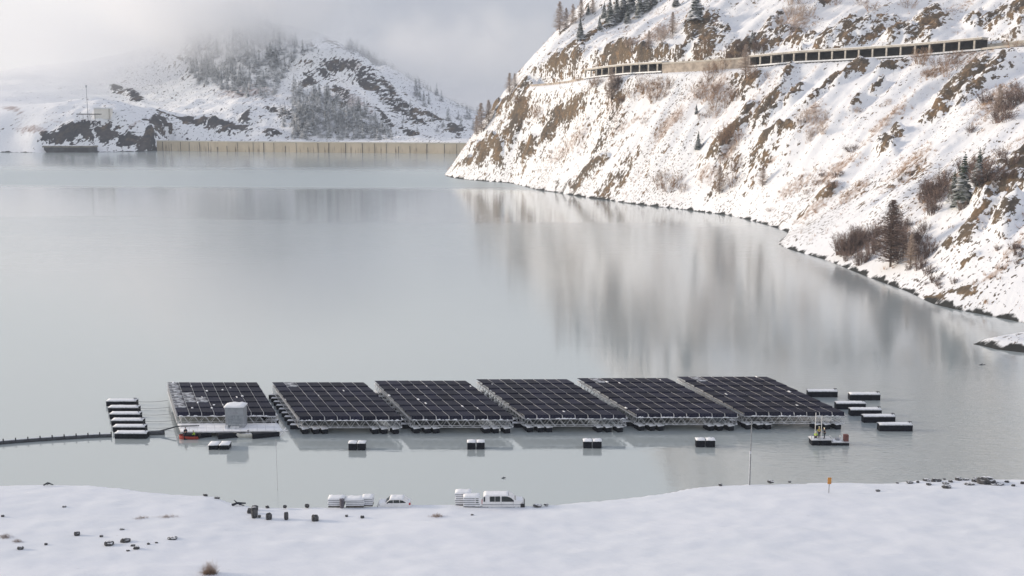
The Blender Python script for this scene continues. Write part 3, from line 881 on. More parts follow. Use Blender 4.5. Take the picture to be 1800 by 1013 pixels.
# ------------------------------------------------------------------ vegetation meshes
def conifer_mesh(seed, tiers, per, h=1.0, rad=0.2, droop=0.35, trunk=False):
    r = random.Random(seed); vs = []; fs = []
    for t in range(tiers):
        f = t / (tiers - 1)
        z = h * (0.06 + 0.92 * f)
        rr = rad * (1 - f) ** 0.85 * r.uniform(0.8, 1.15) + 0.012
        n = max(4, int(per * (1 - 0.6 * f)))
        for k in range(n):
            if r.random() < 0.12: continue
            a = 2 * math.pi * (k + r.random()) / n
            L = rr * r.uniform(0.65, 1.2)
            wd = L * r.uniform(0.28, 0.45)
            ca_, sa_ = math.cos(a), math.sin(a)
            z1 = z - L * droop * r.uniform(0.5, 1.4)
            n0 = len(vs)
            vs += [(ca_ * L * 0.08, sa_ * L * 0.08, z + 0.01), (ca_ * L * 0.6 - sa_ * wd, sa_ * L * 0.6 + ca_ * wd, (z + z1) / 2 - 0.012),
                   (ca_ * L, sa_ * L, z1), (ca_ * L * 0.6 + sa_ * wd, sa_ * L * 0.6 - ca_ * wd, (z + z1) / 2 - 0.012),
                   (ca_ * L * 0.55, sa_ * L * 0.55, (z + z1) / 2 + 0.012)]
            fs += [(n0, n0 + 1, n0 + 4), (n0 + 1, n0 + 2, n0 + 4), (n0 + 2, n0 + 3, n0 + 4), (n0 + 3, n0, n0 + 4)]
    if trunk:
        n0 = len(vs); vs += [(0.02, 0, -0.04), (-0.01, 0.017, -0.04), (-0.01, -0.017, -0.04), (0, 0, 0.99)]; fs += [(n0, n0 + 1, n0 + 3), (n0 + 1, n0 + 2, n0 + 3), (n0 + 2, n0, n0 + 3)]
    me = bpy.data.meshes.new('crown'); me.from_pydata(vs, [], fs); return me

def trunk_mesh(h=1.0, r0=0.018):
    mb = MB(); mb.tube((0, 0, -0.04 * h), (0, 0, h * 0.97), r0, r0 * 0.12, 6); return mb.mesh('trunk')

def twig(vs, fs, a, b, r):
    d = (b - a); 
    if d.length < 1e-6: return
    u = d.orthogonal().normalized() * r; w = d.normalized().cross(u)
    n = len(vs)
    vs += [tuple(a + u), tuple(a - u * 0.5 + w * 0.87), tuple(a - u * 0.5 - w * 0.87), tuple(b)]
    fs += [(n, n + 1, n + 3), (n + 1, n + 2, n + 3), (n + 2, n, n + 3)]

def shrub_mesh(seed, stems=20, sub=12, h=1.0, rad=0.6, thick=0.009):
    """unit shrub, 1 m tall, radius about rad"""
    r = random.Random(seed); vs = []; fs = []
    for i in range(stems):
        a = r.uniform(0, 2 * math.pi); q = r.random() ** 0.6 * rad * 0.55
        p = Vector((math.cos(a) * q, math.sin(a) * q, -0.05))
        a2 = a + r.uniform(-0.8, 0.8); out = r.uniform(0.1, 0.75) * rad
        hh = h * r.uniform(0.45, 1.0) * (1 - 0.35 * out / rad)
        e = p + Vector((math.cos(a2) * out, math.sin(a2) * out, hh + 0.05))
        mid = p.lerp(e, 0.5) + Vector((0, 0, 0.08 * h))
        twig(vs, fs, p, mid, thick * 1.5); twig(vs, fs, mid, e, thick)
        for k in range(sub):
            t = r.uniform(0.25, 1.0); s0 = p.lerp(e, t)
            dd = Vector((r.uniform(-1, 1), r.uniform(-1, 1), r.uniform(0.0, 1.1))) * (0.22 * h * r.uniform(0.5, 1.1))
            m1 = s0 + dd * 0.6
            twig(vs, fs, s0, s0 + dd, thick * 0.62)
            twig(vs, fs, m1, m1 + Vector((r.uniform(-1, 1), r.uniform(-1, 1), r.uniform(-0.2, 0.9))) * 0.12 * h, thick * 0.5)
    me = bpy.data.meshes.new('twigs'); me.from_pydata(vs, [], fs); return me

def larch_mesh(seed, levels=42, h=1.0, rad=0.20, thick=0.0055):
    r = random.Random(seed); vs = []; fs = []
    for i in range(levels):
        f = i / (levels - 1); z = h * (0.10 + 0.88 * f)
        rr = rad * (1 - f) ** 0.8 * (0.6 + 0.4 * min(1, f * 6)) + 0.012
        for k in range(8):
            a = r.uniform(0, 2 * math.pi); L = rr * r.uniform(0.5, 1.25)
            b0 = Vector((0, 0, z)); e = Vector((math.cos(a) * L, math.sin(a) * L, z + L * r.uniform(-0.05, 0.45)))
            twig(vs, fs, b0, e, thick)
            for q in range(5):
                t = r.uniform(0.3, 1); s0 = b0.lerp(e, t)
                twig(vs, fs, s0, s0 + Vector((r.uniform(-1, 1), r.uniform(-1, 1), r.uniform(-0.8, 0.5))) * 0.035 * h, thick * 0.8)
    me = bpy.data.meshes.new('crown'); me.from_pydata(vs, [], fs); return me

def tree_proto(name, crown_me, crown_mat, tr=True, trunk_r=0.018):
    o = empty(name)
    link_mesh('crown', crown_me, crown_mat, o)
    if tr: link_mesh('trunk', trunk_mesh(1.0, trunk_r), M['bark'], o)
    return o
protos_used = set()
def place(proto, loc, h, label, cat, group=None, wide=1.0, rz=None, name=None):
    if proto.name not in protos_used:
        protos_used.add(proto.name); o = proto
    else:
        o = copy_tree(proto)
    for k in ('label', 'category', 'group'):
        if k in o.keys(): del o[k]
    o.location = loc; o.scale = (h * wide, h * wide, h); o.rotation_euler = (0, 0, rnd.uniform(0, 6.28) if rz is None else rz)
    tag(o, label, cat, group)
    return o
def fresh(o):
    """a detached first use is made by moving the prototype itself"""
    return o

spruces = [tree_proto('spruce_tree', conifer_mesh(s, 24, 18, 1.0, 0.25), M['spruce']) for s in (1, 2)]
for q in spruces: pass
larches = [tree_proto('larch_tree', larch_mesh(s), M['twig_pale'], True, 0.011) for s in (3, 4, 5)]
big_larch = tree_proto('larch_tree', larch_mesh(9, 80, 1.0, 0.30, 0.0045), M['twig_dark'], True, 0.013)

# spruces on the right slope: foot pixel, height in photo pixels, label
SPR = [(1227, 264, 33, 'small dark spruce alone in the middle of the snowy slope above the lake'),
      (1020, 69, 36, 'dark spruce on open snow near the headland skyline, lowest of the spruces there'),
      (1054, 53, 24, 'small spruce on the skyline snow between a lone spruce and the spruce cluster'),
      (1072, 46, 46, 'narrow dark spruce at the lower left edge of the spruce cluster on the skyline'),
      (1084, 40, 50, 'snow-dusted spruce second from the edge of the skyline spruce cluster'),
      (1096, 30, 52, 'dark spruce in the middle of the skyline spruce cluster'),
      (1110, 24, 50, 'dark spruce right of the middle of the skyline cluster, top cut by the frame'),
      (1137, 20, 46, 'broad dark spruce at the right end of the skyline cluster'),
      (1034, 27, 20, 'small spruce among the bare larches on the headland skyline'),
      (1062, 32, 28, 'small spruce left of the narrow spruce that begins the skyline cluster'), (1103, 40, 32, 'short spruce standing in front of the skyline spruce cluster'), (1124, 28, 44, 'dark spruce between the frame-cut spruce and the broad spruce of the cluster'), (1150, 10, 32, 'small spruce just right of the broad spruce ending the cluster'),
      (1223, 38, 60, 'tall dark spruce above the grey cliff over the road'),
      (1188, 12, 34, 'spruce on the slope between the skyline cluster and the cliff spruce, cut by the frame'),
      (1691, 360, 92, 'tall shaded spruce in the gully beside brown thicket on the near slope'),
      (1719, 330, 66, 'shorter shaded spruce just right of the tall one in the gully'),
      (1676, 350, 52, 'small shaded spruce just left of the tall one in the gully'),
      (1224, 200, 18, 'tiny dark spruce below the closed road stretch'),
      (1322, 78, 22, 'small dark spruce beside the rock wall above the long gallery')]
def s_at(p): return F / (p.y * CP + (H - p.z) * SP)
for i, (px, py, hp, lab) in enumerate(SPR):
    c = HT.hit(px, py)
    if c is None: c = at_y(px, py, 860)
    place(spruces[i % 2], (c.x, c.y, c.z - 0.4), hp / s_at(c) * 1.02, lab, 'spruce tree')
LA = [(984, 58, 54, 'tallest bare larch at the far left of the headland skyline', 0), (995, 52, 38, 'bare larch just right of the tallest larch on the headland skyline', 1),
      (1007, 44, 36, 'slim bare larch in the middle of the headland skyline row', 0), (1021, 36, 36, 'pale bare larch left of the small skyline spruce', 2), (1042, 28, 28, 'short bare larch right of the small skyline spruce', 1),
      (846, 234, 52, 'bare larch at the lower end of the headland ridge beside the dam', 0), (859, 218, 42, 'yellowish bare larch uphill of the lowest ridge larch', 2), (838, 240, 36, 'short bare larch nearest the dam end', 1),
      (896, 166, 38, 'bare larch midway up the headland ridge', 0), (905, 155, 26, 'small bare larch uphill of the midway ridge larch', 1),
      (1182, 62, 40, 'bare larch standing below the skyline spruce cluster', 1), (1264, 345, 52, 'bare sapling on the white fan near the lake edge', 2), (1340, 330, 40, 'pale bare sapling on the lower slope beside the brown brush', 0),
      (1075, 180, 60, 'bare larch standing below the headland gallery', 2), (1140, 100, 34, 'bare larch behind the headland gallery roof', 1), (1310, 140, 60, 'bare tree hiding the joint between the closed road stretch and the long gallery', 0),
      (1600, 470, 60, 'small bare tree at the foot of the dark thicket', 1), (1755, 200, 52, 'bare tree below the far end of the long gallery', 0)]
for (px, py, hp, lab, k) in LA:
    c = HT.hit(px, py)
    if c is None: c = at_y(px, py, 900)
    place(larches[k], (c.x, c.y, c.z - 0.3), hp / s_at(c), lab, 'larch tree', wide=1.5)
c = HT.hit(1565, 470)
place(big_larch, (c.x, c.y, c.z - 0.5), 122 / s_at(c), 'big brown leafless larch rising over the thicket by the lower right shore', 'larch tree', wide=1.35)

# shrubs
def shrub_proto(seed, mat, **k):
    me = shrub_mesh(seed, **k); o = link_mesh('bare_shrub', me, M[mat]); return o
SH = {'t': [shrub_proto(s, 'twig') for s in (21, 22)], 'd': [shrub_proto(s, 'twig_dark', stems=32, thick=0.013) for s in (31, 32)], 'p': [shrub_proto(s, 'twig_pale') for s in (41, 42)]}
shrub_used = set()
def put_shrub(kind, px, py, wp, hp, label, group):
    c = HT.hit(px, py)
    if c is None or c.z < 1.0: return
    src = rnd.choice(SH[kind])
    if src.name in shrub_used:
        o = src.copy(); COL.objects.link(o)
    else:
        o = src; shrub_used.add(src.name)
    sc = s_at(c)
    o.location = (c.x, c.y, c.z - 0.2); w = wp / sc; h = hp / sc
    o.scale = (w, w, h); o.rotation_euler = (0, 0, rnd.uniform(0, 6.28))
    for k in ('label', 'category', 'group'):
        if k in o.keys(): del o[k]
    tag(o, label, 'shrub', group)
# areas: centre, half sizes, angle, number, sizes, kind, label
AR = [(1180, 320, 26, 14, 0, 7, 24, 24, 't', 'leafless tan bush in the small clump just above the middle shore'),
      (1285, 270, 16, 42, 0, 14, 20, 26, 't', 'leafless tan bush in the tall clump right of the small lone spruce'),
      (1250, 165, 40, 26, 35, 14, 24, 26, 't', 'leafless tan bush on the slope right below the closed road stretch'),
      (1330, 125, 18, 12, 0, 4, 20, 26, 't', 'leafless tan bush below the left end of the long gallery'),
      (1140, 160, 32, 18, 20, 11, 22, 22, 't', 'leafless tan bush below the headland gallery'),
      (1078, 158, 14, 18, 0, 6, 20, 24, 'd', 'brown leafless bush under the left bays of the headland gallery'),
      (1022, 148, 30, 8, 0, 7, 16, 16, 't', 'leafless tan bush beside the low tan road wall'),
      (1430, 215, 22, 26, 20, 9, 24, 30, 'p', 'pale frosted bush in the clump in the middle of the right slope'),
      (1530, 190, 30, 10, 30, 5, 20, 16, 'p', 'pale frosted bush below the open bays of the long gallery'),
      (1640, 112, 34, 16, 5, 10, 28, 26, 't', 'leafless tan bush hiding the right bays of the long gallery'),
      (1720, 90, 50, 6, 10, 6, 24, 14, 't', 'leafless tan bush along the road beyond the long gallery'),
      (1755, 190, 46, 26, 30, 12, 30, 30, 'd', 'brown leafless bush high on the slope at the right frame edge'),
      (1515, 430, 30, 16, 35, 22, 28, 34, 'd', 'dark leafless bush in the thicket left of the big larch'),
      (1600, 430, 30, 30, 50, 24, 28, 34, 'd', 'dark leafless bush in the thicket right of the big larch'),
      (1660, 345, 26, 30, 50, 16, 30, 34, 'd', 'dark leafless bush around the shaded spruces'),
      (1735, 295, 32, 26, 30, 15, 32, 30, 'd', 'dark leafless bush uphill of the shaded spruces'),
      (1420, 340, 60, 18, 28, 8, 22, 12, 't', 'low tan brush on the broad brown streak above the lower shore'),
      (1460, 300, 50, 12, 35, 4, 22, 12, 'd', 'low brown brush on the upper part of the broad brown streak'),
      (1000, 250, 50, 10, 40, 4, 16, 12, 'p', 'low frosted brush on the headland slope'),
      (1110, 225, 50, 10, 30, 4, 16, 10, 'p', 'low frosted brush on the white slope left of the lone spruce'),
      (1395, 30, 22, 30, 0, 8, 26, 30, 'p', 'frosted bush in the clump above the long gallery'),
      (1150, 70, 50, 10, 15, 7, 22, 16, 'p', 'frosted bush below the skyline spruce cluster'),
      (1310, 88, 26, 14, 0, 6, 26, 24, 'd', 'brown leafless bush between the grey cliff and the long gallery'),
      (1250, 100, 22, 20, 0, 7, 22, 24, 't', 'leafless tan bush at the foot of the grey cliff over the road'),
      (1780, 470, 24, 34, 40, 6, 26, 22, 'd', 'brown leafless bush on the near slope at the right frame edge'),
      (1650, 490, 40, 16, -10, 7, 20, 18, 'd', 'brown leafless bush among the rocks near the dark shore outcrop'),
      (930, 205, 14, 30, 45, 5, 16, 16, 't', 'leafless tan bush on the rocky headland edge'),
      (1600, 300, 50, 8, 35, 5, 16, 9, 'p', 'low frosted brush on the snow between the middle outcrops and the gully'),
      (1530, 8, 60, 6, 0, 5, 24, 16, 't', 'leafless tan bush at the top of the slope over the long gallery')]
for (cx, cy_, a, b_, ang, n, wp, hp, kind, lab) in AR:
    for i in range(int(n * 1.1)):
        t = rnd.uniform(0, 6.28); q = math.sqrt(rnd.random())
        u, v = 1.35 * a * q * math.cos(t), 1.35 * b_ * q * math.sin(t)
        x = cx + u * math.cos(R(ang)) - v * math.sin(R(ang)); y = cy_ - (u * math.sin(R(ang)) + v * math.cos(R(ang)))
        k = rnd.choice((0.45, 0.6, 0.75, 1.0, 1.25))
        put_shrub(kind, x, y + hp * 0.3, wp * k, hp * k, lab, 'leafless bushes on the right slope')

# low brush and dead grass between the bushes: nobody could count it
def brush():
    r = random.Random(77); vs = []; fs = []
    g = HT.att['veg']; rk = HT.att['rock']; ny, nx = g.shape; k = 0; tries = 0
    while k < 9500 and tries < 200000:
        tries += 1
        i = r.randrange(nx); j = r.randrange(ny)
        if r.random() > max(0.02, g[j, i] ** 1.5) or HT.Z[j, i] < 1.5 or HT.Z[j, i] > 190 or w_in[j, i] > 0.3: continue
        x = HT.xs[i] + r.uniform(-.7, .7); y = HT.ys[j] + r.uniform(-.7, .7); z = HT.Z[j, i]
        h = r.uniform(0.6, 2.2); w = h * r.uniform(0.5, 1.0); k += 1
        for q in range(11):
            b = Vector((x + r.gauss(0, .3) * w, y + r.gauss(0, .3) * w, z - 0.2))
            twig(vs, fs, b, b + Vector((r.gauss(0, .4) * w, r.gauss(0, .4) * w, h * r.uniform(0.5, 1.1))), 0.05)
    me = bpy.data.meshes.new('brush'); me.from_pydata(vs, [], fs)
    o = link_mesh('brush', me, M['twig']); tag(o, 'low dry brush and dead grass over the snowy slope', kind='stuff')
brush()

# snow-dusted spruces of the mountain
snowy = []
for s_ in (51, 52, 53):
    snowy.append(link_mesh('snowy_spruce', conifer_mesh(s_, 14, 11, 1.0, 0.24, trunk=True), M['spruce_snowy']))
used = set()
def inside(x, y, poly):
    c = False
    for i in range(len(poly)):
        x1, y1 = poly[i]; x2, y2 = poly[i - 1]
        if (y1 > y) != (y2 > y) and x < (x2 - x1) * (y - y1) / (y2 - y1) + x1: c = not c
    return c
FOR = [([(515, 160), (560, 165), (600, 180), (650, 205), (700, 246), (515, 246)], 124, (20, 34), 'snow-dusted spruce in the dense wood rising right behind the dam'),
       ([(330, 120), (380, 118), (470, 150), (480, 175), (440, 174), (380, 160), (340, 148)], 52, (18, 30), 'snow-dusted spruce in the row along the lower edge of the misty mountain wood'),
       ([(330, 60), (400, 38), (500, 50), (555, 90), (520, 98), (500, 130), (330, 118)], 70, (18, 30), 'pale spruce half lost in the mist high on the mountain'),
       ([(485, 190), (520, 190), (520, 246), (500, 246)], 8, (16, 24), 'snow-dusted spruce beside the snowy rocks above the dam'),
       ([(690, 120), (760, 150), (835, 205), (835, 240), (790, 222), (700, 165)], 18, (16, 26), 'misty spruce along the falling right skyline of the mountain'),
       ([(650, 150), (790, 215), (780, 246), (700, 246)], 14, (10, 15), 'small scattered spruce on the rocky right shoulder of the mountain')]
for poly, n, (h0, h1), lab in FOR:
    xs_ = [p[0] for p in poly]; ys_ = [p[1] for p in poly]; k = 0; tries = 0
    while k < n and tries < n * 30:
        tries += 1
        x = rnd.uniform(min(xs_), max(xs_)); y = rnd.uniform(min(ys_), max(ys_) + 8)
        if not inside(x, y, poly): continue
        c = FT.hit(x, y)
        if c is None: continue
        i = rnd.randrange(3)
        if i in used: o = snowy[i].copy(); COL.objects.link(o)
        else: o = snowy[i]; used.add(i)
        for kk in ('label', 'category', 'group'):
            if kk in o.keys(): del o[kk]
        h = rnd.uniform(h0, h1) / s_at(c)
        o.location = (c.x, c.y, c.z - 0.6); w = h * rnd.uniform(0.85, 1.2); o.scale = (w, w, h); o.rotation_euler = (0, 0, rnd.uniform(0, 6.28))
        tag(o, lab, 'spruce tree', 'snow-dusted spruces on the mountain behind the dam'); k += 1

def tree_mass(name, n, sampler, label, mat, hr, seed):
    r = random.Random(seed)
    me = conifer_mesh(seed, 9, 8, 1.0, 0.23)
    v0 = np.empty(len(me.vertices) * 3); me.vertices.foreach_get('co', v0); v0 = v0.reshape(-1, 3)
    f0 = np.array([p.vertices[:] for p in me.polygons])
    V_ = []; F_ = []; k = 0
    for i in range(n):
        c = sampler(r)
        if c is None: continue
        h = r.uniform(*hr); w = h * r.uniform(0.85, 1.2); a = r.uniform(0, 6.28)
        q = v0 * (w, w, h); q = np.stack([q[:, 0] * math.cos(a) - q[:, 1] * math.sin(a), q[:, 0] * math.sin(a) + q[:, 1] * math.cos(a), q[:, 2]], 1) + (c[0], c[1], c[2] - 0.5)
        V_.append(q); F_.append(f0 + k * len(v0)); k += 1
    V_ = np.concatenate(V_); F_ = np.concatenate(F_)
    m2 = bpy.data.meshes.new(name); m2.from_pydata(V_.tolist(), [], F_.tolist())
    o = link_mesh(name, m2, mat); tag(o, label, kind='stuff'); return o
def ridge_s(r):
    x = r.uniform(-330, -20); y = r.uniform(1960, 2350); z = RT.z(x, y)
    return None if z is None or z < -2 else (x, y, z)
tree_mass('far_woods', 1500, ridge_s, 'far spruce wood on the ridge fading into cloud', M['spruce_snowy'], (15, 28), 61)
def upper_s(r):
    for _ in range(40):
        x = r.uniform(320, 560); y = r.uniform(34, 170)
        if inside(x, y, [(325, 60), (400, 34), (500, 48), (556, 90), (520, 100), (485, 172), (340, 146)]) :
            c = FT.hit(x, y)
            if c is not None: return c
    return None
def lower_s(r):
    for _ in range(40):
        x = r.uniform(515, 700); y = r.uniform(160, 246)
        if inside(x, y, [(510, 158), (560, 165), (600, 180), (650, 205), (705, 248), (512, 248)]):
            c = FT.hit(x, y)
            if c is not None: return c
    return None
tree_mass('dense_woods', 260, lower_s, 'dense snow-dusted wood behind the dam', M['spruce_snowy'], (11, 20), 63)
tree_mass('mountain_woods', 520, upper_s, 'misty spruce wood covering the upper mountain', M['spruce_snowy'], (11, 21), 62)

# ------------------------------------------------------------------ floating solar arrays
def panel_mat():
    m, nt, bs = new_mat('solar_glass')
    tc = nt.nodes.new('ShaderNodeTexCoord')
    br = nt.nodes.new('ShaderNodeTexBrick')
    br.offset = 0.0; br.inputs['Scale'].default_value = 1.0
    br.inputs['Brick Width'].default_value = 0.5; br.inputs['Row Height'].default_value = 0.98
    br.inputs['Mortar Size'].default_value = 0.02
    br.inputs['Color1'].default_value = (0.014, 0.015, 0.027, 1); br.inputs['Color2'].default_value = (0.019, 0.020, 0.034, 1)
    br.inputs['Mortar'].default_value = (0.035, 0.035, 0.05, 1)
    nt.links.new(tc.outputs['Object'], br.inputs['Vector'])
    oi = nt.nodes.new('ShaderNodeObjectInfo')
    mu = nt.nodes.new('ShaderNodeMix'); mu.data_type = 'RGBA'; mu.blend_type = 'MULTIPLY'; mu.inputs[0].default_value = 1
    nt.links.new(br.outputs['Color'], mu.inputs[6])
    nt.links.new(mixc(nt, oi.outputs['Random'], (0.8, 0.8, 0.8), (1.4, 1.38, 1.45)), mu.inputs[7])
    # thin frost film left on the glass
    n = noise(nt, obj_pos(nt), 1.3, 5.0)
    nt.links.new(mixc(nt, maprange(nt, n, 0.5, 0.9, 0, 0.03), mu.outputs[2], (0.6, 0.62, 0.66)), bs.inputs['Base Color'])
    bs.inputs['Roughness'].default_value = 0.5
    bs.inputs['Specular IOR Level'].default_value = 0.03
    return m
M['panel'] = panel_mat()
M['panel_snow'] = None
def frosty():
    m, nt, bs = new_mat('snow_dusted_solar_glass')
    n = noise(nt, obj_pos(nt), 0.75, 5.0, 0.6)
    nt.links.new(mixc(nt, maprange(nt, n, 0.42, 0.58), (0.03, 0.03, 0.045), (0.55, 0.57, 0.60)), bs.inputs['Base Color'])
    bs.inputs['Roughness'].default_value = 0.6; bs.inputs['Specular IOR Level'].default_value = 0.2
    return m
M['panel_snow'] = frosty()

NCOL = 8; UW = 17.0; PW = UW / NCOL; ROWP = 4.25
ZB, ZT, ZP = 1.05, 2.25, 2.92
def panel_mesh(fh=0.62, fd=0.28):
    mb = MB(); g = 0.035
    x0, x1 = g, PW - g
    # shallow roof-like table: steep short front face and long gently falling back face
    mb.prism([(0, 0)], 0, 0) if False else None
    yf, zf, yr, zr = 0.0, ZP - fh, fd, ZP  # dark front skirt stands in for the shadowed underside of the raised edge
    yb, zb = ROWP - 0.06, ZP - 0.14
    th = 0.05
    prof = [(yf, zf), (yr, zr), (yb, zb), (yb, zb - th), (yr + 0.04, zr - th), (yf + 0.05, zf)]
    n = len(prof)
    vs = [(x0, p[0], p[1]) for p in prof] + [(x1, p[0], p[1]) for p in prof]
    fs = [(k, (k + 1) % n, n + (k + 1) % n, n + k) for k in range(n)]
    fs += [(0, 1, 4, 5), (1, 2, 3, 4), (n, n + 5, n + 4, n + 1), (n + 1, n + 4, n + 3, n + 2)]
    mb.add(vs, fs)
    return mb.mesh('solar_panel')
P_ME = panel_mesh(); P_ME.materials.append(M['panel'])
P_MI = panel_mesh(0.34, 0.08); P_MI.materials.append(M['panel'])
P_ME2 = P_MI.copy(); P_ME2.materials.clear(); P_ME2.materials.append(M['panel_snow'])

def lattice(mb, a, b, z0, z1, bay, r=0.035, rc=0.05):
    a = Vector(a); b = Vector(b); L = (b - a).length; n = max(2, round(L / bay))
    mb.tube((a.x, a.y, z0), (b.x, b.y, z0), rc, n=5); mb.tube((a.x, a.y, z1), (b.x, b.y, z1), rc, n=5)
    for i in range(n):
        p = a.lerp(b, i / n); q = a.lerp(b, (i + 0.5) / n); w = a.lerp(b, (i + 1) / n)
        mb.tube((p.x, p.y, z0), (q.x, q.y, z1), r, n=4, caps=False); mb.tube((q.x, q.y, z1), (w.x, w.y, z0), r, n=4, caps=False)

def snow_cap(mb, x0, x1, y0, y1, z, h=0.12, seed=0, nx=6, ny=4):
    """uneven layer of snow with a soft outline"""
    r = random.Random(seed); vs = []; fs = []
    for j in range(ny + 1):
        for i in range(nx + 1):
            u = i / nx; v = j / ny; e = (i in (0, nx)) or (j in (0, ny))
            k = 0.3 if e else r.uniform(0.75, 1.15)
            jx = r.uniform(-0.04, 0.04); jy = r.uniform(-0.04, 0.04)
            vs.append((x0 + (x1 - x0) * u + jx, y0 + (y1 - y0) * v + jy, z + h * k))
    for j in range(ny):
        for i in range(nx):
            q = j * (nx + 1) + i; fs.append((q, q + 1, q + nx + 2, q + nx + 1))
    n = len(vs); per = [i for i in range(nx + 1)] + [(j + 1) * (nx + 1) - 1 for j in range(1, ny + 1)] + [ny * (nx + 1) + i for i in range(nx - 1, -1, -1)] + [j * (nx + 1) for j in range(ny - 1, 0, -1)]
    for p in per:
        vs.append((vs[p][0], vs[p][1], z - 0.05 * r.random() - 0.003))
    m = len(per)
    for k in range(m):
        fs.append((per[k], n + k, n + (k + 1) % m, per[(k + 1) % m]))
    mb.add(vs, fs)

fl = MB(); fl.box(-0.5, 0.5, 0, 2.2, -0.35, 0.86)
me_fl = fl.mesh('float'); 
bm = bmesh.new(); bm.from_mesh(me_fl); bmesh.ops.bevel(bm, geom=bm.edges[:], offset=0.09, segments=2, affect='EDGES'); bm.to_mesh(me_fl); bm.free(); me_fl.materials.append(M['float'])
fc = MB(); snow_cap(fc, -0.55, 0.55, -0.08, 1.9, 0.865, 0.13, 4); me_fc = fc.mesh('snow'); me_fc.materials.append(M['snow'])
fs_ = MB(); fs_.box(-0.75, 1.25, -0.55, 0.55, -0.35, 0.72); me_fs = fs_.mesh('float'); me_fs.materials.append(M['float'])
fc2 = MB(); snow_cap(fc2, -0.77, 1.2, -0.5, 0.5, 0.725, 0.10, 8); me_fc2 = fc2.mesh('snow'); me_fc2.materials.append(M['snow'])

